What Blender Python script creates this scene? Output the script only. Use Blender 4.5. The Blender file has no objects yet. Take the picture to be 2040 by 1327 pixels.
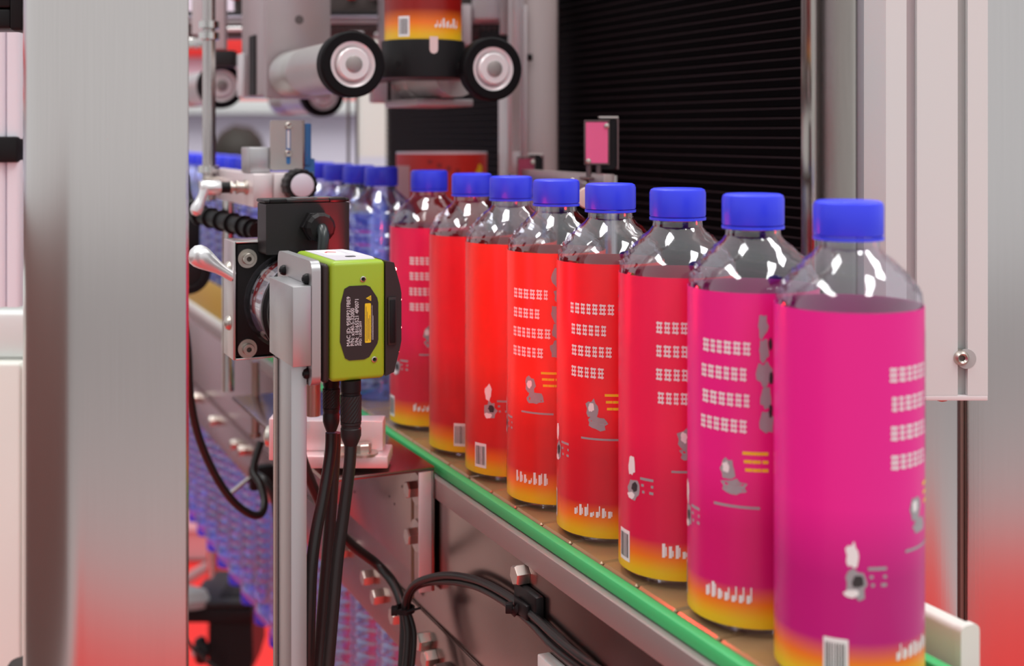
import bpy, bmesh, math, random
from mathutils import Vector, Matrix
PI = math.pi
random.seed(7)
sc = bpy.context.scene
COL = sc.collection

# ------------------------------------------------------------------ camera, world, lights, exposure
F = 2450.0                  # focal length in pixels of the 2040 px wide frame
CZ = 1.30                   # eye height
HY = 268.0                  # image row of the horizon
cam_d = bpy.data.cameras.new('camera'); cam = bpy.data.objects.new('camera', cam_d); COL.objects.link(cam)
cam.location = (0, 0, CZ); cam.rotation_euler = (PI/2, 0, 0)
cam_d.sensor_fit = 'HORIZONTAL'; cam_d.sensor_width = 36.0; cam_d.lens = F/2040*36
cam_d.shift_x = 0.0; cam_d.shift_y = -(1327/2-HY)/2040
cam_d.clip_start = 0.02; cam_d.clip_end = 100
cam_d.dof.use_dof = True; cam_d.dof.focus_distance = 0.75; cam_d.dof.aperture_fstop = 6.3
sc.camera = cam
sc.view_settings.view_transform = 'Standard'; sc.view_settings.look = 'None'
sc.view_settings.exposure = 0.22; sc.view_settings.gamma = 1.0; sc.view_settings.use_curve_mapping = False

w = bpy.data.worlds.new('hall_air'); sc.world = w; w.use_nodes = True
bg = w.node_tree.nodes['Background']; bg.inputs[0].default_value = (0.86, 0.87, 0.875, 1); bg.inputs[1].default_value = 0.74

def area(name, loc, rot, sx, sy, power, col=(1, 1, 1)):
    d = bpy.data.lights.new(name, 'AREA'); d.shape = 'RECTANGLE'; d.size = sx; d.size_y = sy; d.energy = power; d.color = col
    o = bpy.data.objects.new(name, d); COL.objects.link(o); o.location = loc; o.rotation_euler = rot
    return o
# rows of hall lamps under the ceiling of the exhibition hall
for i, (x, y) in enumerate([(-2.2, -0.6), (1.6, -1.2), (-0.6, 2.0), (2.6, 1.6)]):
    area('hall_lamp', (x, y, 4.6), (0, 0, 0), 0.7, 2.6, 62, (1.0, 0.99, 0.97))

# ------------------------------------------------------------------ frames of reference
TH = math.atan(1142/F); S, CO = math.sin(TH), math.cos(TH)
XO = 0.412; ZB = CZ-0.242          # belt line crosses the camera plane here; belt height
def Pt(px, py, Y):                 # a point of the place at depth Y
    return Vector(((px-1020)/F*Y, Y, CZ-(py-HY)/F*Y))
def Cw(a, b, h):                   # conveyor coordinates: a along, b across, h above the belt
    return Vector((XO-S*a+CO*b, CO*a+S*b, ZB+h))
def CA(px, b):
    k = (px-1020)/F
    return (XO+CO*b-S*k*b)/(CO*k+S)
def CB(px, a):
    k = (px-1020)/F
    return (k*CO*a-XO+S*a)/(CO-S*k)
def CH(py, a, b=0.0):
    return 0.242-(py-HY)*(CO*a+S*b)/F

# ------------------------------------------------------------------ materials
MATS = {}
def mat(name, col, rough=0.5, metal=0.0, spec=0.5, emit=None, es=0.0, coat=0.0, grain=None, trans=0.0, bump=0.0, var=0.0):
    if name in MATS: return MATS[name]
    m = bpy.data.materials.new(name); m.use_nodes = True; nt = m.node_tree; b = nt.nodes['Principled BSDF']
    b.inputs['Base Color'].default_value = (*col, 1); b.inputs['Roughness'].default_value = rough
    b.inputs['Metallic'].default_value = metal; b.inputs['Specular IOR Level'].default_value = spec
    b.inputs['Coat Weight'].default_value = coat
    if emit: b.inputs['Emission Color'].default_value = (*emit, 1); b.inputs['Emission Strength'].default_value = es
    if trans: b.inputs['Transmission Weight'].default_value = trans
    if grain or bump or var:
        tc = nt.nodes.new('ShaderNodeTexCoord'); mp = nt.nodes.new('ShaderNodeMapping'); nz = nt.nodes.new('ShaderNodeTexNoise')
        mp.inputs['Scale'].default_value = grain or (60, 60, 60); nz.inputs['Scale'].default_value = 1.0; nz.inputs['Detail'].default_value = 4
        nt.links.new(tc.outputs['Object'], mp.inputs[0]); nt.links.new(mp.outputs[0], nz.inputs['Vector'])
        if var:
            mr = nt.nodes.new('ShaderNodeMapRange'); mr.inputs['To Min'].default_value = 1-var; mr.inputs['To Max'].default_value = 1+var
            mx = nt.nodes.new('ShaderNodeMix'); mx.data_type = 'RGBA'; mx.blend_type = 'MULTIPLY'; mx.inputs[0].default_value = 1
            mx.inputs[6].default_value = (*col, 1)
            nt.links.new(nz.outputs['Fac'], mr.inputs['Value']); nt.links.new(mr.outputs[0], mx.inputs[7]); nt.links.new(mx.outputs[2], b.inputs['Base Color'])
        if bump:
            bp = nt.nodes.new('ShaderNodeBump'); bp.inputs['Strength'].default_value = bump; bp.inputs['Distance'].default_value = 0.001
            nt.links.new(nz.outputs['Fac'], bp.inputs['Height']); nt.links.new(bp.outputs[0], b.inputs['Normal'])
    MATS[name] = m
    return m
STEEL = mat('brushed_steel', (.64, .60, .585), .19, 1.0, grain=(900, 900, 14), bump=.015, var=.05)
POLISH = mat('polished_steel', (.66, .64, .62), .16, 1.0, grain=(300, 300, 20), bump=.02, var=.05)
PLATE = mat('plate_steel', (.34, .248, .232), .24, 1.0, grain=(30, 30, 30), bump=.015, var=.10)  # red reflection of the carpet is tinted into the base colour
BOLTM = mat('bolt_steel', (.58, .53, .48), .38, 1.0)
ALU = mat('anodised_aluminium', (.50, .50, .51), .36, .75, grain=(500, 500, 10), var=.03)
ALUW = mat('pale_aluminium', (.72, .70, .72), .42, .55)
ALUPINK = mat('machined_aluminium', (.80, .71, .72), .40, .6)
WHITEP = mat('white_powder_coat', (.70, .715, .70), .45)
CREAM = mat('cream_plastic', (.78, .79, .73), .30)
BLACK = mat('black_plastic', (.010, .009, .010), .42, spec=.2)
BLACKM = mat('matt_black', (.006, .005, .006), .55, spec=.22)
SLATM = mat('black_slat', (.0022, .0018, .0022), .5, spec=.03)
RUBBER = mat('black_rubber', (.006, .005, .006), .6, spec=.12)
CABLE = mat('cable_sheath', (.014, .013, .013), .34, spec=.45)
GREYBOX = mat('charcoal_plastic', (.022, .020, .021), .45, spec=.25)
GREEN = mat('lime_green_paint', (.33, .50, .022), .38)
BROWNB = mat('dark_bronze_plastic', (.030, .020, .020), .38, spec=.4)
BLUEC = mat('blue_cap_plastic', (.035, .055, .95), .35)
BLUES = mat('blue_sensor_plastic', (.03, .16, .42), .4)
HUBM = mat('white_hub', (.80, .74, .75), .35, .2)
STRIPG = mat('green_wear_strip', (.055, .50, .16), .42)
WHITE = mat('white_print', (.82, .82, .84), .5)
GREYP = mat('grey_print', (.33, .33, .36), .5)
DARKP = mat('dark_print', (.03, .03, .035), .5)
YEL = mat('yellow_print', (.85, .62, .015), .45)
RED = mat('red_print', (.65, .02, .03), .45)
ORG = mat('orange_print', (.85, .20, .02), .45)
LEDR = mat('red_led', (.9, .1, .1), .4, emit=(1, .10, .10), es=30)
PINKR = mat('pink_reflector', (.92, .13, .32), .28, emit=None)
DKRED = mat('dark_red_reflector', (.35, .03, .08), .3)
CHAIN = mat('tan_chain_plate', (.40, .26, .13), .22, .15, grain=(25, 25, 25), var=.15)
GAPM = mat('soiled_rail', (.26, .17, .15), .45, .4)
CARPET = mat('red_carpet', (.78, .045, .042), .9, spec=.1, grain=(90, 90, 90), var=.07)
AISLE = mat('grey_aisle', (.45, .43, .43), .8)
WALLM = mat('lilac_wall', (.80, .755, .86), .75, spec=.2)
REDF = mat('red_fascia', (.88, .03, .025), .6)
SKIN = mat('skin', (.62, .38, .28), .55)
HAIR = mat('dark_hair', (.03, .022, .016), .6)
CLOTH = mat('dark_blue_cloth', (.03, .05, .10), .8)

def clear_mat(name, tint, lo=.05, hi=.60, rough=.06, bump=0.0):
    m = bpy.data.materials.new(name); m.use_nodes = True; nt = m.node_tree; n = nt.nodes; n.clear()
    out = n.new('ShaderNodeOutputMaterial'); mix = n.new('ShaderNodeMixShader'); tr = n.new('ShaderNodeBsdfTransparent'); gl = n.new('ShaderNodeBsdfGlossy')
    lw = n.new('ShaderNodeLayerWeight'); mr = n.new('ShaderNodeMapRange')
    tr.inputs[0].default_value = (*tint, 1); gl.inputs[0].default_value = (.92, .92, .95, 1); gl.inputs['Roughness'].default_value = rough
    lw.inputs[0].default_value = .35
    mr.inputs['To Min'].default_value = lo; mr.inputs['To Max'].default_value = hi
    nt.links.new(lw.outputs['Facing'], mr.inputs[0]); nt.links.new(mr.outputs[0], mix.inputs[0])
    nt.links.new(tr.outputs[0], mix.inputs[1]); nt.links.new(gl.outputs[0], mix.inputs[2]); nt.links.new(mix.outputs[0], out.inputs[0])
    return m
PET = clear_mat('clear_bottle_plastic', (.86, .88, .94), .10, .55)
PETB = clear_mat('blue_tinted_bottle_plastic', (.62, .70, .95), .10, .5, .12)
ACRYL = clear_mat('clear_acrylic', (.92, .92, .93), .10, .6)

def label_mat(name, base, low, k=.62):
    m = bpy.data.materials.new(name); m.use_nodes = True; nt = m.node_tree; b = nt.nodes['Principled BSDF']
    b.inputs['Roughness'].default_value = .34; b.inputs['Specular IOR Level'].default_value = .45
    tc = nt.nodes.new('ShaderNodeTexCoord'); sp = nt.nodes.new('ShaderNodeSeparateXYZ'); mr = nt.nodes.new('ShaderNodeMapRange'); cr = nt.nodes.new('ShaderNodeValToRGB')
    mr.inputs['From Min'].default_value = 0.0; mr.inputs['From Max'].default_value = 0.17
    nt.links.new(tc.outputs['Object'], sp.inputs[0]); nt.links.new(sp.outputs['Z'], mr.inputs[0]); nt.links.new(mr.outputs[0], cr.inputs[0])
    nt.links.new(cr.outputs[0], b.inputs['Base Color'])
    e = cr.color_ramp.elements
    e[0].position = .075*k; e[0].color = (.86, .50, .015, 1); e[1].position = .150*k; e[1].color = (.88, .20, .015, 1)
    for p, c in ((.235*k, low), (.30, low), (.48, base), (1.0, base)):
        q = e.new(p); q.color = (*c, 1)
    return m

# ------------------------------------------------------------------ mesh helpers
def B(): return bmesh.new()
def box(bm, x0, x1, y0, y1, z0, z1, bev=0.0, seg=2):
    r = bmesh.ops.create_cube(bm, size=1.0); vs = r['verts']
    for v in vs:
        v.co = Vector(((x0+x1)/2+v.co.x*(x1-x0), (y0+y1)/2+v.co.y*(y1-y0), (z0+z1)/2+v.co.z*(z1-z0)))
    if bev:
        es = list({e for v in vs for e in v.link_edges})
        bmesh.ops.bevel(bm, geom=es, offset=bev, segments=seg, affect='EDGES', profile=.5)
    return bm
def rings(bm, rr, close0=True, close1=True, loop=False):
    L = [[bm.verts.new(p) for p in r] for r in rr]; n = len(L[0])
    pairs = list(zip(L, L[1:]))+([(L[-1], L[0])] if loop else [])
    for A, C in pairs:
        for i in range(n):
            bm.faces.new((A[i], A[(i+1) % n], C[(i+1) % n], C[i]))
    if not loop:
        if close0: bm.faces.new(L[0][::-1])
        if close1: bm.faces.new(L[-1])
    return bm
def lathe(bm, prof, seg=24, M=None, close0=True, close1=True):
    rr = []
    for r, z in prof:
        ring = [Vector((r*math.cos(2*PI*i/seg), r*math.sin(2*PI*i/seg), z)) for i in range(seg)]
        if M is not None: ring = [M @ p for p in ring]
        rr.append(ring)
    return rings(bm, rr, close0, close1)
def axisM(p0, d):
    q = Vector(d).normalized().to_track_quat('Z', 'Y')
    return Matrix.Translation(Vector(p0)) @ q.to_matrix().to_4x4()
def lathe_ax(bm, p0, d, prof, seg=24): return lathe(bm, prof, seg, axisM(p0, d))
def cyl(bm, p0, p1, r, seg=16, r1=None):
    p0, p1 = Vector(p0), Vector(p1); L = (p1-p0).length
    return lathe(bm, [(r, 0), (r if r1 is None else r1, L)], seg, axisM(p0, p1-p0))
def annulus(bm, p0, d, prof, seg=32):         # closed ring of revolution
    M = axisM(p0, d)
    rr = [[M @ Vector((r*math.cos(2*PI*i/seg), r*math.sin(2*PI*i/seg), z)) for i in range(seg)] for r, z in prof]
    return rings(bm, rr, loop=True)
def smooth_path(pts, sub=8):
    P = [Vector(p) for p in pts]; out = []
    for i in range(len(P)-1):
        p0 = P[max(i-1, 0)]; p1 = P[i]; p2 = P[i+1]; p3 = P[min(i+2, len(P)-1)]
        for k in range(sub):
            t = k/sub
            out.append(.5*((2*p1)+(-p0+p2)*t+(2*p0-5*p1+4*p2-p3)*t*t+(-p0+3*p1-3*p2+p3)*t**3))
    out.append(P[-1]); return out
def tube(bm, pts, r, seg=12, sub=8):
    P = smooth_path(pts, sub) if sub else [Vector(p) for p in pts]
    up = Vector((0.13, .97, .2)); rr = []
    for i, p in enumerate(P):
        t = (P[min(i+1, len(P)-1)]-P[max(i-1, 0)]).normalized()
        u = (up-t*up.dot(t)).normalized(); v = t.cross(u); up = u
        rr.append([p+u*r*math.cos(2*PI*k/seg)+v*r*math.sin(2*PI*k/seg) for k in range(seg)])
    return rings(bm, rr)
def prism(bm, poly, d0, d1, ax='y'):
    def pt(a, b, d): return (a, d, b) if ax == 'y' else ((d, a, b) if ax == 'x' else (a, b, d))
    return rings(bm, [[Vector(pt(a, b, d)) for a, b in poly] for d in (d0, d1)])
def rrect(x0, x1, z0, z1, r, n=5):
    out = []
    for cx, cz, a0 in ((x1-r, z1-r, 0), (x0+r, z1-r, 90), (x0+r, z0+r, 180), (x1-r, z0+r, 270)):
        for i in range(n+1):
            a = math.radians(a0+90*i/n); out.append((cx+r*math.cos(a), cz+r*math.sin(a)))
    return out
def link(name, bm, m, parent=None, flat=False, ang=35):
    bmesh.ops.recalc_face_normals(bm, faces=bm.faces)
    me = bpy.data.meshes.new(name); bm.to_mesh(me); bm.free()
    if m: me.materials.append(m)
    if not flat:
        me.polygons.foreach_set('use_smooth', [True]*len(me.polygons)); me.set_sharp_from_angle(angle=math.radians(ang))
    o = bpy.data.objects.new(name, me); COL.objects.link(o)
    if parent: o.parent = parent
    return o
def tag(o, label, cat, group=None, kind=None):
    if label: o['label'] = label
    if cat: o['category'] = cat
    if group: o['group'] = group
    if kind: o['kind'] = kind
    return o
def thing(name, label, cat, loc=(0, 0, 0), rz=0.0, group=None):
    o = bpy.data.objects.new(name, None); COL.objects.link(o); o.empty_display_size = .02
    o.location = loc; o.rotation_euler = (0, 0, rz)
    return tag(o, label, cat, group)
def dup(root, loc, rz=None, label=None, group=None):
    r = root.copy(); COL.objects.link(r); r.location = loc
    if rz is not None: r.rotation_euler = (0, 0, rz)
    if label: r['label'] = label
    if group: r['group'] = group
    for ch in list(root.children):
        c = ch.copy(); COL.objects.link(c); c.parent = r
        for g in ch.children:
            d = g.copy(); COL.objects.link(d); d.parent = c
    return r
def struct(name, bm, m, parent=None, **k):
    o = link(name, bm, m, parent, **k); o['kind'] = 'structure'; return o
def ORD(i): return ['first', 'second', 'third', 'fourth', 'fifth', 'sixth', 'seventh', 'eighth', 'ninth', 'tenth', 'eleventh', 'twelfth', 'thirteenth', 'fourteenth', 'fifteenth', 'sixteenth', 'seventeenth', 'eighteenth', 'nineteenth', 'twentieth', 'twenty-first', 'twenty-second'][i]

def textmesh(name, s, size, loc, m, parent, rot, bold=0.0, length=None):
    cu = bpy.data.curves.new(name, 'FONT'); cu.body = s; cu.size = size; cu.extrude = .00005; cu.offset = bold; cu.resolution_u = 3
    o = bpy.data.objects.new(name, cu); COL.objects.link(o); dg = bpy.context.evaluated_depsgraph_get()
    me = bpy.data.meshes.new_from_object(o.evaluated_get(dg)); bpy.data.objects.remove(o); bpy.data.curves.remove(cu)
    if length:
        k = length/max(v.co.x for v in me.vertices)
        for v in me.vertices: v.co.x *= k
    me.materials.clear(); me.materials.append(m); q = bpy.data.objects.new(name, me); COL.objects.link(q)
    q.location = loc; q.rotation_euler = rot; q.parent = parent; q['kind'] = 'stuff'; return q
# hex bolt whose head points along -x (local), seat at x = 0
def bolt_bm(bm, c, d, r=.0065, hh=.006, washer=True):
    M = axisM(c, d); z = 0.0
    if washer:
        rings(bm, [[M @ Vector((q*math.cos(2*PI*i/20), q*math.sin(2*PI*i/20), zz)) for i in range(20)] for q, zz in ((r*1.8, -.0004), (r*1.8, .0015))]); z = .0015
    rings(bm, [[M @ Vector((q*math.cos(2*PI*i/6+.3), q*math.sin(2*PI*i/6+.3), zz)) for i in range(6)] for q, zz in ((r, z), (r*1.02, z+hh*.85), (r*.88, z+hh))])
    return bm

# ------------------------------------------------------------------ the hall
bm = B(); box(bm, -1.75, 1.7, -2.1, 3.74, -.05, 0.0); fl = struct('floor', bm, CARPET)
bm = B(); box(bm, -14, 14, -14, 14, -.12, -.052); struct('floor_aisle', bm, AISLE)
bm = B(); box(bm, -6, 6, 5.2, 5.3, 0, 3.4); wb = struct('wall_back', bm, WALLM)
bm = B(); box(bm, -6, 6, 5.10, 5.198, 1.445, 1.500, .01); struct('trim_1', bm, REDF)
bm = B(); box(bm, -6, 6, 5.10, 5.198, 1.625, 1.735, .01); struct('trim_3', bm, REDF)
bm = B(); box(bm, -6, 6, 5.06, 5.198, 1.385, 1.444, .004); struct('trim_2', bm, WHITEP)
bm = B(); box(bm, -2.35, -2.30, -1.5, 5.0, -.05, 1.12, .004); struct('unseen_wall_left', bm, mat('added_brown_partition', (.16, .100, .088), .7))  # unseen partition added so the steel plates reflect dark brown
# counter the seated visitor leans behind
ct = thing('exhibition_counter', 'long lilac white exhibition counter beyond the conveyor on the red carpet', 'counter', (-.9, 3.75, 0))
bm = B(); box(bm, -1.35, 2.4, 0, .05, .09, 1.150, .004); link('front_panel', bm, WALLM, ct)
bm = B(); box(bm, -1.38, 2.42, -.02, .42, 1.150, 1.18, .006); link('worktop', bm, WALLM, ct)
bm = B(); box(bm, -1.30, 2.35, .012, .38, 0, .09); link('plinth', bm, mat('rose_plinth', (.62, .30, .32), .7), ct)
for x in (-1.35, 2.35):
    bm = B(); box(bm, x, x+.05, .05, .40, .09, 1.150); link('side_panel', bm, WALLM, ct)

# seated visitor (only the crown of the head clears the counter)
def skin_body(name, V, E, R, m, parent, root=0, lv=2):
    me = bpy.data.meshes.new(name); me.from_pydata(V, E, []); o = bpy.data.objects.new(name, me); COL.objects.link(o)
    md = o.modifiers.new('skin', 'SKIN'); md.use_smooth_shade = True
    for i, r in enumerate(R): me.skin_vertices[0].data[i].radius = (r, r) if not isinstance(r, tuple) else r
    me.skin_vertices[0].data[root].use_root = True
    sd = o.modifiers.new('sub', 'SUBSURF'); sd.levels = sd.render_levels = lv
    me.materials.append(m); o.parent = parent
    return o
pe = thing('person', 'person with short dark hair sitting behind the lilac counter, head turned away', 'person', (-1.045, 4.75, 0))
V = [(0, 0, .50), (0, 0, .66), (0, .0, .84), (0, .0, .98), (0, 0, 1.05), (0, -.01, 1.10),
     (-.09, 0, .50), (-.11, -.40, .50), (-.11, -.42, .08), (-.11, -.52, .05), (.09, 0, .50), (.11, -.40, .50), (.11, -.42, .08), (.11, -.52, .05),
     (-.17, 0, .97), (-.22, -.02, .74), (-.16, -.20, .60), (.17, 0, .97), (.22, -.02, .74), (.16, -.20, .60)]
E = [(0, 1), (1, 2), (2, 3), (3, 4), (4, 5), (0, 6), (6, 7), (7, 8), (8, 9), (0, 10), (10, 11), (11, 12), (12, 13), (3, 14), (14, 15), (15, 16), (3, 17), (17, 18), (18, 19)]
R = [.12, .11, .125, .10, .05, .048, .085, .065, .045, .035, .085, .065, .045, .035, .055, .043, .033, .055, .043, .033]
skin_body('body', V, E, R, CLOTH, pe)
bm = B(); bmesh.ops.create_uvsphere(bm, u_segments=20, v_segments=14, radius=1)
for v in bm.verts:
    x, y, z = v.co; n = .085*(1-.25*max(0, -z)); v.co = Vector((x*n*.92, y*.10, 1.205+z*.115))
hd = link('head', bm, SKIN, pe)
bm = B(); lathe_ax(bm, (0, -.095, 1.20), (0, -1, -.35), [(.012, -.01), (.014, .006), (.004, .026)], 10); link('nose', bm, SKIN, hd)
for s in (-1, 1):
    bm = B(); lathe_ax(bm, (s*.034, -.083, 1.215), (s*.2, -1, 0), [(.011, 0), (.011, .003), (.004, .008)], 10); link('eye', bm, mat('eye_white', (.7, .7, .7), .3), hd)
    bm = B(); lathe_ax(bm, (s*.076, .0, 1.20), (s*1, .2, 0), [(.010, -.01), (.024, 0), (.027, .008), (.015, .012)], 12); link('ear', bm, SKIN, hd)
bm = B(); box(bm, -.025, .025, -.094, -.084, 1.148, 1.156, .003); link('mouth', bm, mat('lips', (.45, .16, .14), .5), hd)
bm = B(); bmesh.ops.create_uvsphere(bm, u_segments=24, v_segments=16, radius=1)
for v in bm.verts:
    x, y, z = v.co; k = 1+.04*math.sin(9*x+5*y)*math.cos(7*z)
    v.co = Vector((x*.096*k, .018+y*.105*k, 1.238+max(z, -.62+.5*min(0, y+.3))*.098*k))
link('hair', bm, HAIR, hd)
hd.rotation_euler = (0, 0, PI-.4)
st = thing('stool', 'low stool under the person sitting behind the lilac counter', 'stool', (-1.045, 4.77, 0))
bm = B(); lathe(bm, [(.15, .365), (.17, .37), (.17, .405), (.15, .415)], 24); link('seat', bm, GREYBOX, st)
for k in range(4):
    a = PI/4+k*PI/2; bm = B(); cyl(bm, (.11*math.cos(a), .11*math.sin(a), .37), (.17*math.cos(a), .17*math.sin(a), 0), .012, 10); link('leg', bm, STEEL, st)

# white hanging profile far behind the clear bottles
bm = B(); r = rrect(-.035, .035, -.03, .03, .012)
prism(bm, r, 0, .9, 'z'); wp = link('hanging_profile', bm, CREAM)
wp.location = Pt(752, 312, 2.3); tag(wp, 'white vertical hanging profile ending above the clear bottles, beside the dark slats', 'profile')

# ------------------------------------------------------------------ conveyor
A0, A1 = .36, 2.55
cv = thing('conveyor', 'stainless steel conveyor with a bright green wear strip and bolted side plates', 'conveyor', Cw(0, 0, 0), TH)
cv.location = Cw(0, 0, 0)
for s in (-1, 1):
    bm = B(); box(bm, *sorted((s*.0426, s*.0458)), A0, A1, -.158, -.020, .0004); link('side_plate', bm, PLATE, cv)
    bm = B(); box(bm, *sorted((s*.0458, s*.0482)), A0, A1, -.158, -.112, .0006); link('flange_bar', bm, PLATE, cv)
    bm = B(); box(bm, *sorted((s*.0364, s*.0480)), A0, A1, -.0215, -.0070, .0006); link('guide_rail', bm, mat('rail_grey', (.34, .29, .28), .42, .5), cv)
    bm = B(); box(bm, *sorted((s*.0365, s*.0435)), A0, A1, -.0068, .0012, .0018); link('wear_strip', bm, STRIPG, cv)
    bm = B(); box(bm, *sorted((s*.0335, s*.0362)), A0, A1, -.0068, -.0015); link('rail_lip', bm, GAPM, cv)
bm = B(); box(bm, -.0334, .0334, A0, A1, -.012, -.0062); link('slide_bed', bm, GAPM, cv)
bm = B(); box(bm, -.040, .040, A0, A1, -.158, -.150); link('return_bed', bm, GAPM, cv)
base = B(); box(base, -.0330, .0330, -.0185, .0185, -.0050, -.0006, .0012, 1); ch0 = link('chain_plate', base, CHAIN, cv)
ch0.location = (0, A0+.02, 0)
k = 1
while A0+.02+k*.0385 < A1-.02:
    c = ch0.copy(); COL.objects.link(c); c.location = (0, A0+.02+k*.0385, 0); k += 1
bm = B(); lathe_ax(bm, (-.036, A1-.01, -.08), (1, 0, 0), [(.070, 0), (.070, .072)], 28); link('turn_drum', bm, STEEL, cv)
for a in (2.3, .42):
    for s in (-1, 1):
        bm = B(); box(bm, *sorted((s*.050, s*.085)), a, a+.04, -ZB+.004, -.06, .003); box(bm, *sorted((s*.035, s*.10)), a-.02, a+.06, -ZB+.001, -ZB+.009, .002); link('leg', bm, STEEL, cv)
# bolt row along the lower edge of the near side plate
for i, (px, py, q) in enumerate([(741, 1138, 1), (761, 1187, 1), (800, 1225, 1.05), (853, 1276, 1.05), (866, 1311, 1.05), (472, 885, 1), (488, 897, 1), (430, 838, 1), (392, 772, 1), (690, 1075, 1)]):
    b = -.0484; a = CA(px, b); h = CH(py, a, b)
    h = min(max(h, -.146), -.124)
    bm = B(); bolt_bm(bm, (b, a, h), (-1, 0, 0), .0066*q, .0085*q, False); link('bolt', bm, BOLTM, cv)
b = -.0460; a = CA(1048, b); h = CH(1143, a, b)
bm = B(); bolt_bm(bm, (b, a, h), (-1, 0, 0), .0064, .0085, False); link('bolt', bm, BOLTM, cv)
# small cover plate at the lower right of the bolt row
a1 = CA(872, -.049); a0 = CA(985, -.049)
bm = B(); prism(bm, [(a0, -.156), (a1, -.156), (a1, -.142), (a1-.012, -.132), (a0, -.132)], -.0560, -.0484, 'x'); link('cover_plate', bm, PLATE, cv)
a0 = CA(1175, -.049); a1 = CA(1085, -.049); h = CH(1300, a1, -.05)
bm = B(); box(bm, -.054, -.0460, a0, a1, h-.03, h, .001); link('cover_plate', bm, WHITEP, cv)

# ------------------------------------------------------------------ bottles
HB = .212
def shoulder(bm, prof, seg, fac):
    rr = []
    for j, (r, z) in enumerate(prof):
        ring = []
        for i in range(seg):
            q = r*(1+(fac if (i+j) % 2 else -fac)*(1 if .1695 < z < .187 else (.35 if z > .186 and z < .19 else 0)))
            ring.append(Vector((q*math.cos(2*PI*i/seg), q*math.sin(2*PI*i/seg), z)))
        rr.append(ring)
    return rings(bm, rr)
PROF = [(.010, .003), (.020, .0015), (.027, 0), (.0310, .003), (.0325, .008), (.0325, .160), (.0325, .1665), (.0322, .1685), (.0312, .1710), (.0300, .1735), (.0282, .1762), (.0262, .1788), (.0240, .1812), (.0215, .1835), (.0190, .1860), (.0160, .1885), (.0140, .191), (.0137, .1940), (.0155, .1945), (.0155, .1960), (.0137, .1965), (.0137, .199)]
PROFW = [(.010, .003), (.020, .0015), (.027, 0), (.0310, .003), (.0325, .008)]
for z in range(12):
    zz = .020+z*.012
    PROFW += [(.0325, zz-.003), (.0312, zz), (.0325, zz+.003)]
PROFW += PROF[6:]
bm = B(); shoulder(bm, PROF, 28, .034); BODY = link('bottle_body', bm, PET, ang=18); BODY_ME = BODY.data; bpy.data.objects.remove(BODY)
bm = B(); shoulder(bm, PROFW, 28, .034); BODY = link('bottle_body', bm, PETB, ang=18); BODYW_ME = BODY.data; bpy.data.objects.remove(BODY)
CAPP = [(.0152, .1965), (.0156, .1972), (.0156, .2095), (.0150, .2112), (.0135, .2120)]
def cap_bm():
    bm = B(); seg = 60; rr = []
    for j, (r, z) in enumerate(CAPP):
        rr.append([Vector(((r-(.00025 if (i % 2 and 0 < j < 3) else 0))*math.cos(2*PI*i/seg), (r-(.00025 if (i % 2 and 0 < j < 3) else 0))*math.sin(2*PI*i/seg), z)) for i in range(seg)])
    return rings(bm, rr)
o = link('cap', cap_bm(), BLUEC, ang=40); CAP_ME = o.data; bpy.data.objects.remove(o)
bm = B(); annulus(bm, (0, 0, 0), (0, 0, 1), [(.0150, .1945), (.0157, .1945), (.0157, .1960), (.0150, .1960)], 36); o = link('band', bm, BLUEC); BAND_ME = o.data; bpy.data.objects.remove(o)
def label_bm(r=.03295, z0=.0045, z1=.1655, seg=48):
    bm = B(); annulus(bm, (0, 0, 0), (0, 0, 1), [(r-.0003, z0), (r, z0), (r, z1), (r-.0003, z1)], seg); return bm
def patch(bm, r, a0, a1, z0, z1, skew=0.0):
    n = max(1, int(abs(a1-a0)/.12)); lo, hi = [], []
    for i in range(n+1):
        a = a0+(a1-a0)*i/n
        lo.append(bm.verts.new((r*math.cos(a), r*math.sin(a), z0+skew*(a-a0)*r))); hi.append(bm.verts.new((r*math.cos(a), r*math.sin(a), z1+skew*(a-a0)*r)))
    for i in range(n): bm.faces.new((lo[i], lo[i+1], hi[i+1], hi[i]))
def blob(bm, r, ac, zc, da, dz, seed):
    rnd = random.Random(seed); n = 14
    c = bm.verts.new((r*math.cos(ac), r*math.sin(ac), zc)); ring = []
    for i in range(n):
        t = 2*PI*i/n; q = .7+.45*rnd.random(); a = ac+da*q*math.cos(t); ring.append(bm.verts.new((r*math.cos(a), r*math.sin(a), zc+dz*q*math.sin(t))))
    for i in range(n): bm.faces.new((c, ring[i], ring[(i+1) % n]))
R1 = .03305
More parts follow.
